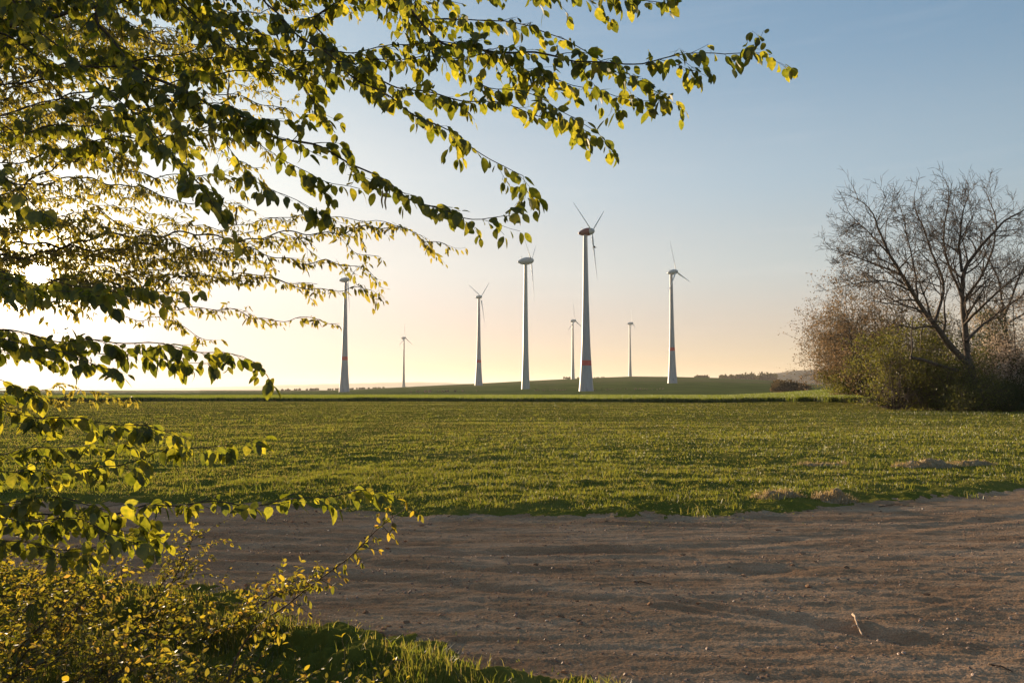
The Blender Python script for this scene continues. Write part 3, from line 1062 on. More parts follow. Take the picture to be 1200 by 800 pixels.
turbine(671.5, 446, 376, 1290, 0.30, 122, -6, 'small distant turbine just left of the tallest tower', band=None, nacelle='grey_paint', tower='green_grey', flare=0.7, fat=1.1)
turbine(738.5, 442, 379, 1470, 0.26, 106, -8, 'small distant turbine alone on the hill crest right of the tallest one', band=None, nacelle='grey_paint', tower='green_grey', flare=0.7, fat=1.1)
turbine(473, 453.5, 396, 1560, 0.31, 122, -4, 'smallest turbine beside the leftmost one, far off over the field', band=None, nacelle='grey_paint', tower='green_grey', flare=0.75, fat=1.1)

# the bird by the tallest turbine
bp_ = at(696.5, 290, 75)
mb = MB()
bl = np.array([(-0.17, 0, 0), (-0.12, 0, 0.01), (-0.04, 0, 0.015), (0.05, 0, 0.01), (0.13, 0, 0.0), (0.24, 0, 0.0)])
mb.tube(bl + bp_, [0.012, 0.045, 0.06, 0.055, 0.03, 0.012], 8)
for sgn in (-1, 1):
    wv = np.array([(-0.06, 0.04 * sgn, 0.02), (0.08, 0.04 * sgn, 0.02), (0.04, 0.22 * sgn, 0.11), (-0.07, 0.22 * sgn, 0.11), (0.06, 0.42 * sgn, 0.06), (0.0, 0.42 * sgn, 0.06)])
    wv2 = wv - np.array([0, 0, 0.012])
    mb.add(np.concatenate([wv, wv2]) + bp_, [(0, 1, 2, 3), (3, 2, 4, 5), (6, 9, 8, 7), (9, 11, 10, 8), (0, 3, 9, 6), (3, 5, 11, 9), (1, 7, 8, 2), (2, 8, 10, 4), (5, 4, 10, 11)])
tag(mb.build('bird', M['bark']), 'small dark bird flying just right of the tallest turbine head', 'bird')


# ------------------------------------------------------------------ leaves
LEAF_FULL = (np.array([0, 0.12, 0.32, 0.58, 0.80, 0.93, 1.0]), np.array([0.06, 0.62, 0.97, 0.92, 0.55, 0.20, 0.0]))
LEAF_LITE = (np.array([0, 0.3, 0.7, 1.0]), np.array([0.06, 0.95, 0.7, 0.0]))


def leaves(name, P, L, N, size, wr, mat, parent=None, lite=False, curl=0.35, fold=0.22):
    """P base, L axis, N upper normal (arrays), one ovate leaf each"""
    P = np.asarray(P, float)
    L = np.asarray(L, float)
    N = np.asarray(N, float)
    size = np.asarray(size, float)
    wr = np.broadcast_to(np.asarray(wr, float), (len(P),))
    if len(P):                       # an open chink in the foliage where the low sun comes through
        q = P + L * 0.5 * size[:, None] - CAM
        q = q / np.linalg.norm(q, axis=1, keepdims=True)
        k_ = q @ np.array(sun_dir) < np.cos(np.radians(rng.uniform(0.45, 1.0, len(P))))
        P, L, N, size, wr = P[k_], L[k_], N[k_], size[k_], wr[k_]
    if len(P) == 0:
        return None
    L = L / (np.linalg.norm(L, axis=1, keepdims=True) + 1e-9)
    N = N - L * (N * L).sum(1, keepdims=True)
    N = N / (np.linalg.norm(N, axis=1, keepdims=True) + 1e-9)
    S = np.cross(L, N)
    u, hw = LEAF_LITE if lite else LEAF_FULL
    n, k = len(P), len(u)
    cu = (rng.uniform(-0.25, 1.0, n) + 0.9 * (rng.random(n) < 0.15)) * curl
    fo = rng.uniform(0.2, 1.3, n) * fold
    size = np.asarray(size, float)
    wr = np.broadcast_to(np.asarray(wr, float), (n,))
    V = np.zeros((n, k, 3, 3))
    for i in range(k):
        cx = u[i] - 0.30 * cu * u[i] ** 3
        cz = -cu * u[i] ** 2 * 0.8
        for j, sg in enumerate((-1, 0, 1)):
            lat = sg * hw[i] * wr * 0.5
            up = np.abs(lat) * fo * 1.2
            V[:, i, j] = P + size[:, None] * (L * cx[:, None] + S * lat[:, None] + N * (cz + up)[:, None])
    F = []
    for i in range(k - 1):
        for j in range(2):
            F.append((i * 3 + j, i * 3 + j + 1, (i + 1) * 3 + j + 1, (i + 1) * 3 + j))
    F = np.array(F)
    idx = F[None] + (np.arange(n) * k * 3)[:, None, None]
    return mesh_np(name, V.reshape(-1, 3), np.full(n * len(F), 4), idx.ravel(), mat, parent)


def smooth_poly(P, step):
    """Catmull-Rom resample of control points"""
    P = np.asarray(P, float)
    Q_ = np.concatenate([[2 * P[0] - P[1]], P, [2 * P[-1] - P[-2]]])
    out = []
    for i in range(1, len(Q_) - 2):
        p0, p1, p2, p3 = Q_[i - 1:i + 3]
        m = max(2, int(np.linalg.norm(p2 - p1) / step))
        for t in np.linspace(0, 1, m, endpoint=False):
            out.append(0.5 * ((2 * p1) + (-p0 + p2) * t + (2 * p0 - 5 * p1 + 4 * p2 - p3) * t ** 2 + (-p0 + 3 * p1 - 3 * p2 + p3) * t ** 3))
    out.append(P[-1])
    return np.array(out)


UP = np.array([0, 0, 1.0])


class Leafset:
    def __init__(self):
        self.P, self.L, self.N, self.s, self.w = [], [], [], [], []

    def add(self, p, l, n, s, w):
        self.P.append(p); self.L.append(l); self.N.append(n); self.s.append(s); self.w.append(w)


def hang_leaf(ls, p, fwd, side, size, wr, droop=0.85):
    l = 0.45 * side + 0.40 * fwd - droop * UP * rng.uniform(0.35, 1.15) + rng.normal(0, 0.27, 3)
    n = 0.7 * side + 0.6 * UP + 0.25 * fwd + rng.normal(0, 0.40, 3)
    ls.add(p + l * 0.006, l, n, size, wr)


def spray(mb, ls, pts, r0, twig_len, leaf, wr, spacing=0.085, leaf_step=0.030, start=0.0, droop=0.85, dens=1.0, rt=0.0011, fork=0.35, zlo=-0.45, zhi=0.22, wob=0.010):
    """a drooping branch with two-ranked, forking side twigs, leaves hanging along them"""
    P = smooth_poly(pts, 0.03)
    n = len(P)
    ph = rng.uniform(0, 6.28, 6)
    seg = np.linalg.norm(np.diff(P, axis=0), axis=1)
    S = np.concatenate([[0], np.cumsum(seg)])
    tot = S[-1]
    for k_ in range(3):
        P[:, k_] += wob * (np.sin(S * 9 + ph[k_]) + 0.6 * np.sin(S * 23 + ph[k_ + 3])) * np.minimum(1, S / 0.3) + np.cumsum(rng.normal(0, 0.0011, n))
    rad = rt + (r0 - rt) * (1 - S / tot) ** 0.9
    mb.tube(P, rad, 6)
    T = np.gradient(P, axis=0)
    T /= np.linalg.norm(T, axis=1, keepdims=True)

    def twig(p, dv, tl, r, depth):
        m = max(3, int(tl / 0.03))
        tp = [p]
        dv = dv / np.linalg.norm(dv)
        for q in range(m):
            dv = dv + rng.normal(0, 0.13, 3) + UP * -0.015
            dv /= np.linalg.norm(dv)
            tp.append(tp[-1] + dv * tl / m)
        tp = np.array(tp)
        mb.tube(tp, np.linspace(r, 0.0006, len(tp)), 4)
        TT = np.gradient(tp, axis=0)
        TT /= np.linalg.norm(TT, axis=1, keepdims=True)
        q, g2 = 0.30 * tl * rng.random() + 0.01, 1
        while q <= tl:
            k = min(len(tp) - 1, int(q / tl * (len(tp) - 1) + 0.5))
            sd = np.cross(TT[k], UP)
            sd /= np.linalg.norm(sd) + 1e-9
            hang_leaf(ls, tp[k] + rng.normal(0, 0.006, 3), TT[k], sd * g2, leaf * (0.45 + 0.8 * rng.random() ** 0.8), wr * rng.uniform(0.75, 1.2), droop)
            if depth and rng.random() < fork:
                twig(tp[k], TT[k] * 0.7 + sd * g2 * 0.6 + UP * rng.uniform(-0.5, 0.2), tl * rng.uniform(0.3, 0.6), r * 0.6, depth - 1)
            q += leaf_step * rng.uniform(0.6, 1.4)
            g2 = -g2
        hang_leaf(ls, tp[-1], TT[-1], TT[-1] * 0.2, leaf * rng.uniform(0.5, 0.9), wr * 0.9, droop * 0.7)

    s = start + rng.uniform(0, spacing)
    sg = 1
    while s < tot:
        i = min(int(np.searchsorted(S, s)), n - 1)
        f = s / tot
        side = np.cross(T[i], UP)
        side /= np.linalg.norm(side) + 1e-9
        side = side * sg
        tl = twig_len * (1 - 0.62 * f) * rng.uniform(0.35, 1.25) + 0.025
        if rng.random() < dens:
            twig(P[i], rng.uniform(0.45, 0.9) * T[i] + 0.6 * side + UP * rng.uniform(zlo, zhi), tl, max(0.0009, min(rad[i] * 0.6, 0.0028)), 1)
        s += spacing * rng.uniform(0.35, 1.7)
        sg = -sg
    q, g2 = tot * 0.55, 1
    while q <= tot:
        i = min(n - 1, int(np.searchsorted(S, q)))
        sd = np.cross(T[i], UP)
        sd /= np.linalg.norm(sd) + 1e-9
        hang_leaf(ls, P[i], T[i], sd * g2, leaf * rng.uniform(0.5, 1.15), wr, droop)
        q += leaf_step * rng.uniform(0.6, 1.5)
        g2 = -g2
    return P


def tree_trunk(root, x, y, h, r, lean=(0.0, 0.0), mat='bark'):
    mb = MB()
    z0 = float(terrain(x, y)) - 0.1
    f = np.linspace(0, 1, 22)
    P = np.stack([x + lean[0] * f ** 1.4 * h + 0.05 * np.sin(f * 7), y + lean[1] * f ** 1.4 * h + 0.05 * np.cos(f * 6), z0 + f * h], -1)
    rad = r * (1 - 0.75 * f) + r * 0.6 * np.exp(-f * h / 0.25)
    mb.tube(P, rad, 14)
    mb.build('trunk', M[mat], root)
    return P


# near tree: trunk just left of the frame, boughs reaching across the top and the left side
NEAR = empty('overhanging_tree', (-4.6, 4.1, float(terrain(-4.6, 4.1))), 'large leafed deciduous tree whose backlit boughs hang across the upper left foreground', 'tree')
nt_P = tree_trunk(NEAR, -4.6, 4.1, 7.5, 0.19, (0.03, -0.02))
# farther tree: finer, half unfolded leaves
FAR = empty('background_tree', (-8.2, 8.4, float(terrain(-8.2, 8.4))), 'finer leafed tree with level sprays reaching in behind the big leafed boughs at left', 'tree')
ft_P = tree_trunk(FAR, -8.2, 8.4, 8.0, 0.17, (0.03, -0.01))


def bough(root, trunkP, pix, r0, leaf_mat_, leaf, wr, twig, attach=None, arch=0.35, lite=False, **kw):
    """pix: list of (px, py, Y) in view; joined to the trunk out of frame"""
    pts = [at(*p) for p in pix]
    first = pts[0]
    if attach is None:
        dxy = np.linalg.norm(first[:2] - trunkP[0][:2])
        attach = first[2] - 0.25 * dxy * 0.6
    attach = min(max(attach, 0.9), trunkP[-1][2] - 0.3)
    k = int(np.argmin(np.abs(trunkP[:, 2] - attach)))
    a = trunkP[k]
    mid = 0.5 * (a + first) + UP * arch * 0.5 + (rng.normal(0, 0.05, 3))
    full = [a, mid] + pts
    mb, ls = MB(), Leafset()
    start = np.linalg.norm(mid - a) + 0.45 * np.linalg.norm(first - mid)
    spray(mb, ls, full, r0, twig, leaf, wr, start=start, **kw)
    b = mb.build('branch', M['bark'], root)
    leaves('foliage', ls.P, ls.L, ls.N, np.array(ls.s), np.array(ls.w), M[leaf_mat_], b, lite=lite)
    return b


NB = [
    # (pixel path with depth, radius, twig length)
    ([(60, -40, 2.7), (110, 22, 2.7), (150, 68, 2.7), (185, 98, 2.75), (235, 120, 2.8), (310, 150, 2.8), (380, 178, 2.8), (440, 215, 2.8), (490, 236, 2.75), (540, 250, 2.7), (572, 254, 2.65), (594, 257, 2.62)], 0.016, 0.26),
    ([(360, -60, 3.2), (430, -22, 3.1), (466, 4, 3.0), (500, 38, 3.0), (545, 62, 3.0), (600, 72, 2.95), (660, 78, 2.9), (730, 80, 2.85), (800, 76, 2.8), (860, 74, 2.78), (905, 76, 2.75)], 0.017, 0.28),
    ([(250, -70, 2.9), (320, 5, 2.9), (350, 38, 2.9), (380, 66, 2.9), (410, 92, 2.9), (470, 120, 2.85), (520, 150, 2.8), (560, 178, 2.78), (590, 200, 2.75), (617, 208, 2.72)], 0.012, 0.22),
    ([(420, -30, 3.1), (372, 18, 3.05), (385, 45, 3.05), (405, 72, 3.0), (440, 96, 3.0), (490, 108, 2.95), (545, 116, 2.9), (600, 128, 2.9), (650, 145, 2.85), (695, 157, 2.8)], 0.012, 0.20),
    ([(440, -50, 3.3), (490, 10, 3.2), (520, 20, 3.15), (565, 22, 3.1), (610, 28, 3.1), (655, 38, 3.1), (690, 60, 3.1), (740, 95, 3.05), (780, 112, 3.0)], 0.009, 0.20),
    ([(480, -80, 3.0), (560, -30, 3.0), (620, -8, 2.95), (680, -2, 2.9), (730, 2, 2.85), (782, 6, 2.8)], 0.009, 0.22),
    ([(540, 68, 2.95), (600, 88, 3.05), (660, 100, 3.1), (715, 112, 3.1), (770, 126, 3.05)], 0.006, 0.18),
    ([(520, 55, 3.0), (560, 95, 2.9), (610, 110, 2.85), (660, 132, 2.8), (700, 160, 2.8)], 0.006, 0.16),
    ([(-60, -60, 2.3), (20, 20, 2.3), (80, 70, 2.35), (130, 110, 2.4), (180, 165, 2.45), (225, 220, 2.45), (262, 262, 2.45)], 0.009, 0.18),
    ([(-40, 30, 3.2), (60, 80, 3.2), (150, 70, 3.3), (230, 62, 3.3), (300, 60, 3.3), (360, 70, 3.3)], 0.012, 0.30),
    ([(130, -60, 3.1), (215, 10, 3.1), (260, 50, 3.1), (300, 72, 3.1), (340, 85, 3.1), (370, 130, 3.1), (395, 160, 3.05)], 0.010, 0.24),
    ([(180, 96, 2.75), (200, 130, 2.7), (215, 170, 2.7), (240, 215, 2.65), (270, 235, 2.6)], 0.005, 0.14),
    ([(230, 120, 2.8), (270, 165, 2.7), (300, 205, 2.65), (330, 225, 2.6), (365, 240, 2.6)], 0.005, 0.16),
    ([(310, 150, 2.8), (330, 190, 2.85), (370, 215, 2.85), (420, 235, 2.85)], 0.005, 0.14),
    ([(200, -80, 3.4), (290, -30, 3.4), (380, -10, 3.4), (470, -6, 3.4), (540, 2, 3.4)], 0.010, 0.30),
    ([(40, -90, 3.6), (140, -30, 3.6), (230, 5, 3.6), (320, 20, 3.6)], 0.011, 0.32),
    # left edge
    ([(-160, 120, 2.4), (-40, 170, 2.2), (10, 205, 2.15), (45, 245, 2.1)], 0.006, 0.12),
    ([(-200, 250, 2.8), (-80, 290, 2.7), (0, 315, 2.7), (60, 330, 2.7), (130, 342, 2.75), (200, 338, 2.8)], 0.009, 0.18),
    ([(-200, 370, 2.9), (-60, 385, 2.8), (20, 388, 2.75), (60, 396, 2.75), (110, 402, 2.7), (160, 407, 2.7), (220, 409, 2.65), (270, 414, 2.62), (307, 428, 2.6)], 0.008, 0.14),
    ([(-200, 410, 3.0), (-60, 418, 2.9), (40, 415, 2.85), (90, 420, 2.8), (140, 424, 2.8), (190, 426, 2.75), (226, 428, 2.75)], 0.007, 0.14),
    ([(-220, 430, 2.6), (-80, 440, 2.5), (-10, 445, 2.5), (40, 452, 2.5)], 0.005, 0.14),
    ([(-200, 500, 2.8), (-60, 480, 2.7), (0, 478, 2.65), (60, 488, 2.6), (110, 498, 2.6), (160, 503, 2.55), (205, 508, 2.55)], 0.007, 0.12),
    ([(-220, 560, 2.9), (-60, 562, 2.8), (0, 561, 2.8), (50, 560, 2.75), (90, 552, 2.7), (130, 548, 2.7), (190, 535, 2.65), (230, 530, 2.6), (275, 525, 2.6)], 0.007, 0.12),
    ([(-220, 590, 2.9), (-60, 602, 2.8), (0, 601, 2.75), (70, 598, 2.75), (130, 602, 2.7), (190, 597, 2.65), (250, 592, 2.6), (310, 590, 2.58), (370, 588, 2.55), (420, 583, 2.52), (452, 588, 2.5)], 0.0075, 0.10),
    ([(-200, 600, 2.6), (-50, 604, 2.5), (20, 606, 2.45), (80, 612, 2.4), (130, 622, 2.38), (165, 635, 2.36)], 0.006, 0.11),
    ([(-200, 318, 2.6), (-60, 325, 2.5), (0, 330, 2.5), (50, 338, 2.45), (100, 345, 2.45), (140, 352, 2.4)], 0.006, 0.13),
    ([(-200, 300, 2.4), (-60, 308, 2.3), (0, 318, 2.3), (40, 332, 2.28)], 0.005, 0.11),
    ([(-180, 395, 2.6), (-40, 398, 2.55), (30, 402, 2.5), (80, 415, 2.5), (130, 432, 2.48)], 0.005, 0.13),
    ([(-180, 470, 2.7), (-60, 462, 2.6), (10, 462, 2.55), (50, 475, 2.5)], 0.005, 0.12),
    ([(-200, 575, 2.5), (-60, 578, 2.45), (0, 580, 2.4), (50, 578, 2.4), (100, 580, 2.38), (135, 590, 2.35)], 0.006, 0.13),
    ([(-200, 632, 2.7), (-60, 628, 2.65), (10, 628, 2.6), (70, 634, 2.55), (120, 642, 2.5)], 0.006, 0.16),
    ([(-200, 610, 3.1), (-60, 612, 3.0), (20, 614, 2.95), (100, 618, 2.9), (175, 622, 2.85)], 0.006, 0.16),
    ([(-200, 545, 3.0), (-60, 535, 2.95), (20, 528, 2.9), (90, 522, 2.85), (150, 518, 2.8)], 0.006, 0.15),
    ([(-220, 520, 2.4), (-90, 530, 2.3), (-20, 540, 2.3), (40, 548, 2.3)], 0.005, 0.11),
]
r_ = np.random.default_rng(77)
for k in range(4):                # more boughs of the same tree, crossing the top left corner
    x0, y0 = r_.uniform(-150, 240), r_.uniform(-110, 60)
    if k >= 3:
        x0, y0 = r_.uniform(-160, -40), r_.uniform(60, 200)
    ln = r_.uniform(150, 300)
    sl_ = r_.uniform(0.15, 0.75)
    Y = r_.uniform(2.6, 3.9)
    NB.append(([(x0 + ln * q, y0 + ln * sl_ * q * (1.1 - 0.25 * q) + 8 * math.sin(4 * q + k), Y - 0.15 * q) for q in (0, 0.25, 0.5, 0.75, 1.0)], 0.008, 0.22))
for i, (pix, r0, tw) in enumerate(NB):
    low = pix[0][1] > 300
    bough(NEAR, nt_P, pix, r0, 'leaf_near', 0.053 if not low else 0.052, 0.62, tw * 1.12 if not low else tw * 1.2, leaf_step=0.026, spacing=0.070 if not low else 0.056, dens=0.92,
          droop=0.95, arch=0.5 if not low else 0.15, fork=0.36 if not low else 0.42, zlo=-0.36 if not low else -0.34, zhi=0.22)

# catkins hanging from the long bough
for (px, py) in ((448, 222), (452, 224), (277, 242), (268, 96)):
    mb = MB()
    p = at(px, py, 2.78)
    P = np.array([p + np.array([0.002 * math.sin(q), 0, -0.0085 * q]) for q in range(9)])
    mb.tube(P, [0.001, 0.0028, 0.0032, 0.0034, 0.0034, 0.0033, 0.003, 0.0026, 0.001], 6)
    mb.build('catkin', M['catkin'], NEAR)

# finer sprays behind
FB = []
r_ = np.random.default_rng(21)
FB += [
    ([(-150, 300, 6.0), (0, 290, 5.8), (80, 285, 5.6), (180, 274, 5.5), (280, 280, 5.3), (360, 274, 5.2), (430, 270, 5.1), (480, 276, 5.0), (528, 289, 4.9)], 0.018, 0.40),
    ([(-150, 310, 5.8), (0, 300, 5.6), (90, 292, 5.5), (170, 288, 5.4), (250, 290, 5.3), (330, 300, 5.2), (400, 308, 5.1), (440, 318, 5.0)], 0.016, 0.45),
    ([(-100, 220, 6.2), (30, 214, 6.0), (80, 211, 5.9), (130, 212, 5.8), (170, 222, 5.6), (230, 235, 5.5), (300, 245, 5.4)], 0.016, 0.42),
    ([(-100, 350, 5.6), (60, 350, 5.4), (120, 342, 5.3), (200, 330, 5.2), (270, 325, 5.1), (340, 336, 5.0), (400, 340, 4.9), (438, 344, 4.9)], 0.013, 0.34),
    ([(60, 330, 5.5), (150, 345, 5.4), (220, 360, 5.3), (290, 368, 5.2), (350, 376, 5.1), (400, 382, 5.0)], 0.010, 0.28),
    ([(20, 330, 5.8), (100, 352, 5.7), (150, 368, 5.6), (200, 378, 5.5), (250, 398, 5.4)], 0.008, 0.22),
    ([(-60, 300, 6.4), (80, 310, 6.2), (180, 312, 6.0), (280, 318, 5.9), (370, 326, 5.8)], 0.012, 0.36),
    ([(250, 283, 5.3), (310, 262, 5.3), (370, 250, 5.2), (430, 262, 5.1), (470, 262, 5.0)], 0.006, 0.22),
    ([(360, 276, 5.2), (420, 288, 5.1), (450, 298, 5.0)], 0.004, 0.16),
    ([(-60, 495, 6.0), (20, 470, 5.8), (50, 460, 5.8), (90, 458, 5.7), (125, 462, 5.6)], 0.006, 0.14),
    ([(-60, 480, 5.6), (40, 474, 5.5), (90, 468, 5.4), (155, 470, 5.3)], 0.006, 0.12),
]
# layered sprays high in the upper left, further in
for k in range(14):
    x0 = r_.uniform(-140, 130)
    y0 = r_.uniform(235, 345)
    ln = r_.uniform(170, 300)
    sl_ = r_.uniform(-0.10, 0.16)
    Y = r_.uniform(4.8, 6.8)
    FB.append(([(x0 + ln * q, y0 + ln * sl_ * q + 8 * math.sin(4 * q + k), Y - 0.4 * q) for q in (0, 0.25, 0.5, 0.75, 1.0)], 0.010, 0.34))
for k in range(36):
    x0 = r_.uniform(-160, 110)
    y0 = r_.uniform(-90, 240)
    ln = r_.uniform(190, 360) * (1.0 - 0.25 * (y0 / 300))
    sl_ = r_.uniform(-0.02, 0.30) if y0 < 180 else r_.uniform(-0.08, 0.10)
    Y = r_.uniform(4.3, 7.8)
    pts = [(x0 + ln * q, y0 + ln * sl_ * q + 10 * math.sin(3 * q + k), Y - 0.4 * q) for q in (0, 0.25, 0.5, 0.75, 1.0)]
    FB.append((pts, 0.014, 0.42))
for pix, r0, tw in FB:
    bough(FAR, ft_P, pix, r0, 'leaf_fine', 0.058, 0.40, tw, leaf_step=0.033, spacing=0.080, dens=0.95, droop=0.8, arch=0.4, rt=0.0018, fork=0.26, zlo=-0.35, zhi=0.22, wob=0.02, lite=True)


# ------------------------------------------------------------------ undergrowth shrubs, lower left
def stem_shrub(name, label, roots, mat, leaf, wr, seed, cat='shrub', group=None):
    r = np.random.default_rng(seed)
    c = np.mean([q[0] for q in roots], axis=0)
    root = empty(name, (c[0], c[1], float(terrain(c[0], c[1]))), label, cat, group)
    for (p, tipv, hh, nb) in roots:
        mb, ls = MB(), Leafset()
        base = np.array([p[0], p[1], float(terrain(p[0], p[1])) - 0.02])
        tip = base + np.array([tipv[0], tipv[1], hh])
        mid = 0.5 * (base + tip) + UP * 0.10 * hh + r.normal(0, 0.05, 3)
        P = smooth_poly([base, mid, tip], 0.04)
        n = len(P)
        mb.tube(P, np.linspace(0.0075, 0.002, n), 5)
        T_ = np.gradient(P, axis=0)
        T_ /= np.linalg.norm(T_, axis=1, keepdims=True)
        for b in range(nb):
            i = int(n * r.uniform(0.18, 0.98))
            i = min(i, n - 1)
            dv = T_[i] * 0.6 + r.normal(0, 0.6, 3) * np.array([1, 1, 0.5]) + UP * 0.15
            dv /= np.linalg.norm(dv)
            tl = r.uniform(0.10, 0.42)
            tp = [P[i]]
            for q in range(6):
                dv = dv + r.normal(0, 0.14, 3)
                dv /= np.linalg.norm(dv)
                tp.append(tp[-1] + dv * tl / 6)
            tp = np.array(tp)
            mb.tube(tp, np.linspace(0.0018, 0.0007, 7), 4)
            for q in np.arange(0.2, 1.01, 0.13):
                k = min(6, int(q * 6 + 0.5))
                sd = np.cross(dv, UP)
                sd /= np.linalg.norm(sd) + 1e-9
                for sg in (-1, 1):
                    l = 0.6 * sd * sg + 0.6 * dv + UP * r.uniform(-0.85, 0.30) + r.normal(0, 0.28, 3)
                    nn = UP * 0.8 + r.normal(0, 0.5, 3)
                    ls.add(tp[k], l, nn, leaf * r.uniform(0.35, 1.2), wr * r.uniform(0.7, 1.25))
        b = mb.build('stem', M['twig'], root)
        leaves('foliage', ls.P, ls.L, ls.N, np.array(ls.s), np.array(ls.w), M[mat], b, curl=0.3, fold=0.3)
    return root


r_ = np.random.default_rng(5)


def rootset(n, xr, yr, hfun, lean, nb):
    out = []
    for i in range(n):
        x, y = r_.uniform(*xr), r_.uniform(*yr)
        h = hfun(x, y) * r_.uniform(0.6, 1.15)
        out.append(((x, y), (lean[0] * r_.uniform(0.3, 1.2), lean[1] * r_.uniform(-1, 1)), h, nb))
    return out


stem_shrub('dense_shrub', 'dense yellow green shrub with many small leaves filling the lower left corner',
           rootset(31, (-4.0, -1.7), (3.2, 5.6), lambda x, y: 0.44 - 0.20 * (x + 2.8), (0.45, 0.3), 22), 'leaf_bush', 0.040, 0.52, 1)
stem_shrub('low_shrub', 'low sparse shrub with reddish young leaves at the grass verge by the bottom edge',
           rootset(22, (-1.8, -0.65), (3.2, 4.3), lambda x, y: 0.22, (0.26, 0.15), 11), 'leaf_bush', 0.034, 0.5, 2)
stem_shrub('thin_shrub', 'thin shrub with loose yellow sprigs behind the dense one beside the dirt path',
           rootset(15, (-4.2, -2.3), (5.4, 6.3), lambda x, y: 0.40, (0.42, 0.15), 13), 'leaf_bush', 0.036, 0.5, 3)

# the single long twig standing out over the path
SAP = empty('sapling', (-1.35, 3.55, float(terrain(-1.35, 3.55))), 'single slender leaning sapling twig with small leaf tufts in front of the dirt path', 'sapling')
mb, ls = MB(), Leafset()
g0 = np.array([-1.35, 3.55, float(terrain(-1.35, 3.55)) - 0.03])
P = smooth_poly([g0, at(282, 760, 3.5), at(342, 704, 3.45), at(375, 678, 3.42), at(410, 652, 3.4), at(440, 622, 3.36), at(460, 606, 3.33), at(478, 594, 3.3)], 0.03)
mb.tube(P, np.linspace(0.0065, 0.0015, len(P)), 6)
for t in np.linspace(0.42, 1.0, 17):
    i = min(len(P) - 1, int(t * (len(P) - 1)))
    for sg in (-1, 1):
        dv = np.array([0.5 + 0.3 * rng.normal(), 0.4 * rng.normal(), 0.15 + sg * 0.55 + 0.15 * rng.normal()])
        dv /= np.linalg.norm(dv)
        tl = rng.uniform(0.03, 0.13) * (1.25 - 0.6 * t)
        tp = np.array([P[i] + dv * tl * q for q in (0, 0.5, 1)])
        mb.tube(tp, [0.0016, 0.0012, 0.0007], 4)
        for q in range(6):
            l = dv * 0.6 + rng.normal(0, 0.55, 3) - UP * 0.45
            ls.add(tp[1 + (q % 2)], l, UP + rng.normal(0, 0.6, 3), 0.038 * rng.uniform(0.6, 1.1), 0.42)
sb = mb.build('stem', M['twig'], SAP)
leaves('foliage', ls.P, ls.L, ls.N, np.array(ls.s), np.array(ls.w), M['leaf_bush'], sb)


# ------------------------------------------------------------------ hedge and bare tree on the right
def grow(mb, P0, dirv, length, rad, level, r, tips, upb=0.06, k=5, spread=0.75, outc=None, nchild=(3, 4, 3)):
    """recursive bare branching; appends twig ends to tips"""
    n = max(4, int(length / 0.35))
    P = [np.array(P0)]
    dv = np.array(dirv) / np.linalg.norm(dirv)
    bend = r.normal(0, 0.07, 3)
    for i in range(n):
        dv = dv + r.normal(0, 0.10, 3) + UP * upb + bend
        dv /= np.linalg.norm(dv)
        P.append(P[-1] + dv * length / n)
    P = np.array(P)
    mb.tube(P, np.linspace(rad, rad * 0.45 if level else rad * 0.5, n + 1), max(3, k), cap=False)
    if level == 0:
        tips.append(P[-1])
        tips.append(P[len(P) // 2])
        return
    nc = nchild[min(level - 1, len(nchild) - 1)]
    T_ = np.gradient(P, axis=0)
    for c in range(nc):
        f = r.uniform(0.25, 1.0) if c else 1.0
        i = min(n, int(f * n))
        t = T_[i] / np.linalg.norm(T_[i])
        sd = r.normal(0, 1, 3)
        sd -= t * np.dot(sd, t)
        sd /= np.linalg.norm(sd)
        d2 = t * 0.75 + sd * spread
        grow(mb, P[i], d2, length * r.uniform(0.50, 0.80), max(0.015, rad * 0.62 * (1 - 0.3 * f)), level - 1, r, tips, upb, k - 1, spread, outc, nchild)


def limb_from(mb, pts, r0, r1, r, tips, nside, slen, level, start=0.25, k=7, spread=0.8, upb=0.06):
    P = smooth_poly(pts, 0.35)
    P = P + np.cumsum(r.normal(0, 0.025, P.shape), axis=0)
    n = len(P)
    mb.tube(P, np.linspace(r0, r1, n), k, cap=False)
    T_ = np.gradient(P, axis=0)
    for c in range(nside):
        f = start + (1 - start) * (c + r.uniform(0, 1)) / nside
        i = min(n - 1, int(f * (n - 1)))
        t = T_[i] / (np.linalg.norm(T_[i]) + 1e-9)
        sd = r.normal(0, 1, 3)
        sd -= t * np.dot(sd, t)
        sd /= np.linalg.norm(sd)
        grow(mb, P[i], t * 0.7 + sd * spread, slen * (1.15 - 0.6 * f) * r.uniform(0.7, 1.25), max(0.032, (r0 + (r1 - r0) * f) * 0.5), level, r, tips, upb, 5, 0.7)
    grow(mb, P[-1], T_[-1], slen * 0.7, r1, level, r, tips, upb, 5, 0.6)


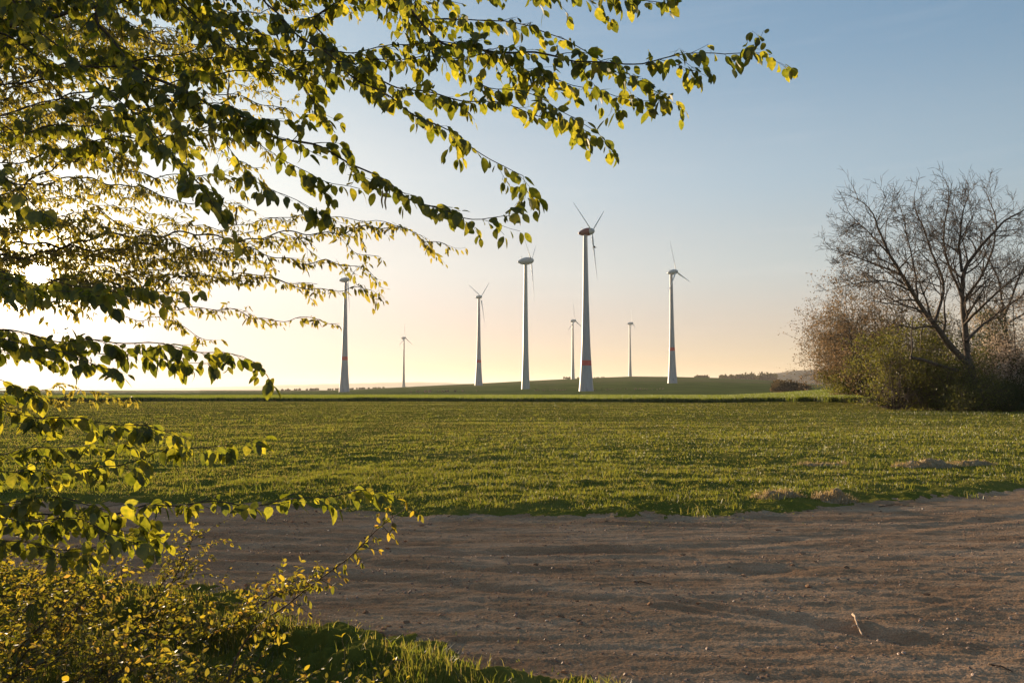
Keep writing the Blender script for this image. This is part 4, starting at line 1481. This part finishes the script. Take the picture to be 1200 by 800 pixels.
r_ = np.random.default_rng(42)
YT = 62.0
tb = at(1142, 481, YT)
BT = empty('bare_tree', (tb[0], tb[1], tb[2]), 'tall leafless tree with forking limbs leaning left, at the right edge of the field', 'tree')
mb = MB()
P = smooth_poly([at(1143, 486, YT), at(1142, 470, YT), at(1139, 448, YT), at(1134, 424, YT)], 0.3)
mb.tube(P, np.linspace(0.52, 0.36, len(P)) + 0.25 * np.exp(-np.linspace(0, 6, len(P))), 12)
trunk = mb.build('trunk', M['bark_far'], BT)
LIMBS = [
    ([at(1136, 430, YT), at(1117, 409, YT), at(1094, 380, YT - 0.3), at(1074, 353, YT - 0.5), at(1055, 322, YT - 0.8), at(1041, 298, YT - 1), at(1030, 272, YT - 1.2), at(1022, 252, YT - 1.3)], 0.28, 0.05, 11, 3.4),
    ([at(1135, 428, YT), at(1130, 386, YT + 0.5), at(1127, 357, YT + 0.8), at(1128, 318, YT + 1), at(1145, 292, YT + 1.2), at(1170, 264, YT + 1.2), at(1198, 246, YT + 1.3)], 0.26, 0.05, 11, 3.4),
    ([at(1094, 380, YT - 0.3), at(1103, 352, YT + 0.4), at(1105, 326, YT + 0.8), at(1094, 295, YT + 1.2), at(1086, 268, YT + 1.5), at(1078, 246, YT + 1.8)], 0.14, 0.04, 9, 2.8),
    ([at(1128, 318, YT + 1), at(1124, 288, YT + 1.4), at(1126, 258, YT + 1.5), at(1130, 238, YT + 1.6)], 0.12, 0.04, 8, 2.6),
    ([at(1127, 350, YT + 0.8), at(1108, 306, YT + 2), at(1103, 272, YT + 2.3), at(1108, 240, YT + 2.5)], 0.12, 0.04, 8, 2.6),
    ([at(1055, 322, YT - 0.8), at(1030, 312, YT - 1.4), at(1005, 302, YT - 1.8), at(982, 296, YT - 2.0)], 0.09, 0.03, 8, 2.0),
    ([at(1066, 340, YT - 0.6), at(1040, 330, YT - 2.0), at(1015, 328, YT - 2.6), at(992, 330, YT - 3)], 0.08, 0.03, 7, 1.8),
    ([at(1041, 298, YT - 1), at(1018, 272, YT - 1.5), at(1000, 256, YT - 2)], 0.07, 0.03, 7, 2.2),
    ([at(1130, 380, YT + 0.5), at(1160, 350, YT - 1.5), at(1185, 328, YT - 2), at(1210, 312, YT - 2.4)], 0.12, 0.035, 8, 2.6),
    ([at(1127, 357, YT + 0.8), at(1150, 322, YT + 2), at(1165, 290, YT + 2.4), at(1168, 258, YT + 2.8), at(1160, 236, YT + 3)], 0.12, 0.035, 9, 2.6),
    ([at(1074, 353, YT - 0.5), at(1070, 318, YT + 0.6), at(1062, 286, YT + 1), at(1058, 258, YT + 1.4)], 0.09, 0.03, 8, 2.3),
    ([at(1132, 400, YT), at(1165, 372, YT + 1.5), at(1195, 352, YT + 2), at(1225, 335, YT + 2.4)], 0.12, 0.035, 8, 2.4),
]
tips_all = []
for pts, r0, r1, ns, sl_ in LIMBS:
    mb = MB()
    limb_from(mb, pts, r0, r1, r_, tips_all, ns + 7, sl_ * 0.92, 3, start=0.22)
    mb.build('limb', M['bark_far'], BT)
# the broken side limb low on the left of the trunk
mb = MB()
mb.tube(smooth_poly([at(1122, 434, YT - 0.5), at(1100, 428, YT - 1.2), at(1082, 422, YT - 1.6), at(1067, 419, YT - 1.8)], 0.2), 0.13, 7)
mb.tube(smooth_poly([at(1067, 419, YT - 1.8), at(1069, 408, YT - 1.8), at(1068, 392, YT - 1.7), at(1070, 372, YT - 1.6)], 0.2), 0.05, 5)
mb.build('limb', M['bark_far'], BT)


def small_faces(name, C, size, mat, parent, r):
    """leaf sized quads with random attitude at points C"""
    n = len(C)
    L = r.normal(0, 1, (n, 3))
    L /= np.linalg.norm(L, axis=1, keepdims=True)
    N = r.normal(0, 1, (n, 3))
    N -= L * (N * L).sum(1, keepdims=True)
    N /= np.linalg.norm(N, axis=1, keepdims=True)
    S = np.cross(L, N)
    s = size * r.uniform(0.5, 1.3, n)[:, None]
    V = np.stack([C - L * s, C + S * s * 0.5 + N * s * 0.15, C + L * s, C - S * s * 0.5 + N * s * 0.15], 1)
    I = np.arange(n * 4).reshape(n, 4)
    return mesh_np(name, V.reshape(-1, 3), np.full(n, 4), I.ravel(), mat, parent, smooth=False)


def bush(name, label, px, base_py, top_py, Y, width, nst, n_leaf, size, mat, seed, group='bushes of the hedge on the right', cat='bush', spread=0.6, low=0.1, scatter=0.36, level=2):
    r = np.random.default_rng(seed)
    b = at(px, base_py, Y)
    H = at(px, top_py, Y)[2] - b[2]
    root = empty(name, (b[0], b[1], b[2]), label, cat, group)
    mb, tips = MB(), []
    for i in range(nst):
        a = r.uniform(0, 2 * math.pi)
        off = np.array([math.cos(a), math.sin(a), 0]) * width * 0.18 * r.random()
        out = np.array([math.cos(a), math.sin(a), 0])
        k = width * 0.5 * r.uniform(0.0, 1.12) ** 0.6
        tgt = b + out * k + UP * H * math.sqrt(max(0.05, 1 - (k / (width * 0.5)) ** 2 * 0.85)) * r.uniform(0.45, 1.08)
        P = smooth_poly([b + off - UP * 0.2, b + off + (tgt - b) * 0.5 + UP * 0.05 * H, b + off * 0.5 + (tgt - b) * 0.9], 0.4)
        mb.tube(P, np.linspace(0.06, 0.02, len(P)), 5, cap=False)
        T_ = np.gradient(P, axis=0)
        for c in range(7):
            q = min(len(P) - 1, int(len(P) * r.uniform(low, 1.0)))
            t = T_[q] / np.linalg.norm(T_[q])
            grow(mb, P[q], t * 0.6 + r.normal(0, 0.45, 3), H * 0.15 * r.uniform(0.6, 1.3), 0.018, level, r, tips, 0.01, 4, spread, None, (3, 3, 2))
    mb.build('stems', M['bark_far'], root)
    tips = np.array(tips)
    C = tips[r.integers(0, len(tips), n_leaf)] + r.normal(0, scatter, (n_leaf, 3)) * np.array([1, 1, 0.8])
    C[:, 2] = np.maximum(C[:, 2], b[2] + 0.05)
    small_faces('foliage', C, size, M[mat], root, r)
    return root


M['bud_brown'] = leaf_mat('brown_buds', [(0.0, (0.085, 0.08, 0.03)), (0.5, (0.135, 0.115, 0.05)), (0.8, (0.23, 0.18, 0.10)), (1.0, (0.46, 0.36, 0.27))], [(0, (0.2, 0.12, 0.05)), (1, (0.4, 0.26, 0.14))], 0.3, 0.02)
M['olive'] = leaf_mat('olive_leaves', [(0.0, (0.045, 0.054, 0.012)), (0.6, (0.085, 0.088, 0.018)), (1.0, (0.16, 0.13, 0.045))], [(0, (0.14, 0.16, 0.015)), (1, (0.32, 0.28, 0.04))], 0.35, 0.03)
M['deep_green'] = leaf_mat('deep_green_leaves', [(0.0, (0.022, 0.034, 0.010)), (1.0, (0.05, 0.06, 0.016))], [(0, (0.08, 0.10, 0.012)), (1, (0.15, 0.16, 0.02))], 0.3, 0.03)
M['blossom'] = leaf_mat('pale_blossom', [(0.0, (0.34, 0.25, 0.18)), (0.6, (0.52, 0.40, 0.31)), (1.0, (0.68, 0.58, 0.50))], [(0, (0.4, 0.3, 0.2)), (1, (0.6, 0.5, 0.4))], 0.35, 0.02)

HG = 'bushes of the hedge on the right'
bush('blossom_bush', 'brown bush in faded blossom, leftmost and farthest of the hedge', 992, 456, 334, 92, 9.5, 26, 22000, 0.11, 'bud_brown', 11, HG)
bush('blossom_bush', 'tall brownish bush rising behind the olive bush left of the bare tree', 1030, 462, 298, 82, 11.5, 28, 26000, 0.105, 'bud_brown', 12, HG)
bush('olive_bush', 'rounded olive green bush left of the bare tree trunk', 1062, 474, 362, 66, 7.5, 20, 22000, 0.09, 'olive', 13, HG, low=0.0)
bush('olive_bush', 'olive green bush close around the foot of the bare tree', 1100, 478, 392, 63, 6.0, 16, 13000, 0.085, 'olive', 14, HG, low=0.0)
bush('dark_bush', 'dark green bush in shade right behind the bare tree trunk', 1152, 478, 372, 66, 6.5, 18, 20000, 0.09, 'deep_green', 15, HG, low=0.0)
bush('dark_bush', 'low dark bush in front of the pale blossom bush at the right edge', 1188, 480, 440, 60, 5.0, 14, 11000, 0.08, 'deep_green', 16, HG, low=0.0)
bush('blossom_bush', 'pale whitish blossoming bush at the right edge behind the dark low bush', 1200, 476, 326, 64, 6.4, 20, 15000, 0.09, 'blossom', 17, HG)
bush('low_bush', 'small dark low bush alone at the left foot of the olive bushes', 1038, 474, 459, 68, 2.2, 9, 1600, 0.06, 'deep_green', 18, HG, low=0.0, scatter=0.12)
bush('blossom_bush', 'tall thin brownish bush standing behind the limbs of the bare tree', 1088, 466, 330, 80, 9.0, 24, 9000, 0.095, 'bud_brown', 21, HG)
bush('blossom_bush', 'brown twiggy bush right behind the dark bush at the bare tree', 1148, 468, 345, 78, 8.0, 22, 8000, 0.095, 'bud_brown', 22, HG)
bush('olive_bush', 'sunlit low bush between the brown bushes and the bare tree', 1010, 460, 414, 84, 6.5, 16, 12000, 0.10, 'olive', 19, HG, low=0.0)

bush('olive_bush', 'ragged olive bush in front of the bare tree trunk, nearest of the hedge', 1128, 482, 420, 60.3, 5.0, 14, 9000, 0.075, 'olive', 23, HG, low=0.0, scatter=0.4)
bush('twiggy_bush', 'thin twiggy leafless bush among the olive bushes left of the bare tree', 1050, 476, 405, 63.5, 5.0, 22, 900, 0.05, 'bud_brown', 24, HG, low=0.0, scatter=0.2)

# second leafless tree behind
b2 = at(1186, 474, 80)
BT2 = empty('bare_tree', (b2[0], b2[1], b2[2]), 'slighter leafless tree behind the pale blossom bush at the right edge', 'tree')
mb = MB()
mb.tube(smooth_poly([b2 - UP * 0.3, at(1184, 440, 80), at(1180, 400, 80), at(1176, 360, 80)], 0.4), np.linspace(0.25, 0.15, len(smooth_poly([b2 - UP * 0.3, at(1184, 440, 80), at(1180, 400, 80), at(1176, 360, 80)], 0.4))), 8)
mb.build('trunk', M['bark_far'], BT2)
for pts in ([at(1176, 362, 80), at(1168, 325, 80), at(1155, 300, 80.5), at(1150, 275, 81)], [at(1177, 370, 80), at(1192, 330, 79.5), at(1205, 300, 79), at(1215, 275, 79)], [at(1179, 390, 80), at(1160, 360, 79), at(1140, 345, 78.5)], [at(1178, 380, 80), at(1205, 360, 81), at(1230, 340, 82)]):
    mb = MB()
    limb_from(mb, pts, 0.12, 0.035, r_, tips_all, 8, 2.6, 2, start=0.2)
    mb.build('limb', M['bark_far'], BT2)

# weeds along the foot of the hedge
x, y, d = polar_scatter(9000, 57, 66, 25.5, 36)
keep = rng.random(9000) < 0.2 + fbm(x * 0.5, y * 0.5, 3)
x, y = x[keep], y[keep]
blades('weeds', x, y, 0.08 + 0.20 * rng.random(len(x)) ** 2, rng.uniform(0.02, 0.04, len(x)), M['deep_green'], 'tall weeds and rough grass along the foot of the hedge', 0.5)

# ------------------------------------------------------------------ far hedges and woods
def wood(name, label, spans, Y, mat, seed, n_per, fh, size, kind='stuff', cat=None, group=None):
    """clumps of crowns with trunks: a far off wood that reads as one mass"""
    r = np.random.default_rng(seed)
    C = []
    for (x0, x1, top0, top1) in spans:
        for i in range(n_per):
            f = r.random()
            px = x0 + (x1 - x0) * f
            top = top0 + (top1 - top0) * f
            yy = Y + r.uniform(-0.02, 0.02) * Y
            t = at(px, top, yy)
            g = float(terrain(t[0], t[1], False))
            hh = max(fh * 0.4, t[2] - g) * r.uniform(0.6, 1.08)
            c = np.array([t[0], t[1], g + hh * 0.58])
            pts = r.normal(0, 1, (70, 3))
            pts /= np.linalg.norm(pts, axis=1, keepdims=True)
            pts *= (r.random((70, 1)) ** 0.45) * np.array([hh * 0.42, hh * 0.42, hh * 0.5])
            C.append(c + pts)
    C = np.concatenate(C)
    o = small_faces(name, C, size, M[mat], None, r)
    return tag(o, label, cat, group, kind)


M['far_wood'] = leaf_mat('far_wood', [(0.0, (0.03, 0.035, 0.016)), (1.0, (0.075, 0.07, 0.035))], [(0, (0.08, 0.08, 0.02)), (1, (0.14, 0.12, 0.03))], 0.3, 0.0)
M['far_brown'] = leaf_mat('far_thicket', [(0.0, (0.045, 0.038, 0.024)), (1.0, (0.10, 0.078, 0.048))], [(0, (0.12, 0.08, 0.03)), (1, (0.2, 0.14, 0.06))], 0.3, 0.0)
M['blossom_far'] = leaf_mat('far_blossom', [(0.0, (0.12, 0.11, 0.07)), (1.0, (0.32, 0.27, 0.21))], [(0, (0.2, 0.17, 0.1)), (1, (0.3, 0.25, 0.18))], 0.3, 0.0)
wood('far_wood', 'dark row of trees on the hill brow at the right', [(843, 872, 439.5, 439), (866, 908, 438, 436.5), (813, 829, 440.5, 440)], 1700, 'far_wood', 31, 40, 12, 3.0)
wood('far_hedge', 'thin dark hedge along the hill crest behind the tallest tower', [(660, 710, 441.5, 442)], 1480, 'far_wood', 32, 30, 3, 1.1)
wood('far_thicket', 'brown thicket in the dip left of the hedge', [(905, 925, 446, 445), (922, 948, 446, 449)], 420, 'far_brown', 33, 26, 4, 0.7)
wood('far_tree_line', 'low line of trees along the left horizon', [(330, 400, 455.5, 454.5), (405, 450, 454.5, 454)], 1500, 'far_wood', 34, 30, 3, 1.6)
wood('valley_bushes', 'pale blossoming bushes in the dip between crop strip and hill', [(622, 664, 456.6, 456.2), (692, 736, 456.2, 455.6), (742, 780, 456, 456.4), (480, 560, 457, 457)], 520, 'blossom_far', 35, 16, 1.5, 0.4)

# ------------------------------------------------------------------ evening haze
mz, ntz, oz = new_mat('haze')
pv = ntz.nodes.new('ShaderNodeVolumePrincipled')
pv.inputs['Color'].default_value = (0.93, 0.88, 0.82, 1)
pv.inputs['Density'].default_value = 6e-5
pv.inputs['Anisotropy'].default_value = 0.25
ntz.links.new(pv.outputs[0], oz.inputs['Volume'])
hx, hy0, hy1, hz0, hz1 = 17000.0, -2500.0, 17500.0, -70.0, 220.0
mb = MB()
mb.add([(-hx, hy0, hz0), (hx, hy0, hz0), (hx, hy1, hz0), (-hx, hy1, hz0), (-hx, hy0, hz1), (hx, hy0, hz1), (hx, hy1, hz1), (-hx, hy1, hz1)],
       [(0, 3, 2, 1), (4, 5, 6, 7), (0, 1, 5, 4), (1, 2, 6, 5), (2, 3, 7, 6), (3, 0, 4, 7)])
tag(mb.build('haze', mz, smooth=False), 'thin warm evening haze over the fields', kind='stuff')
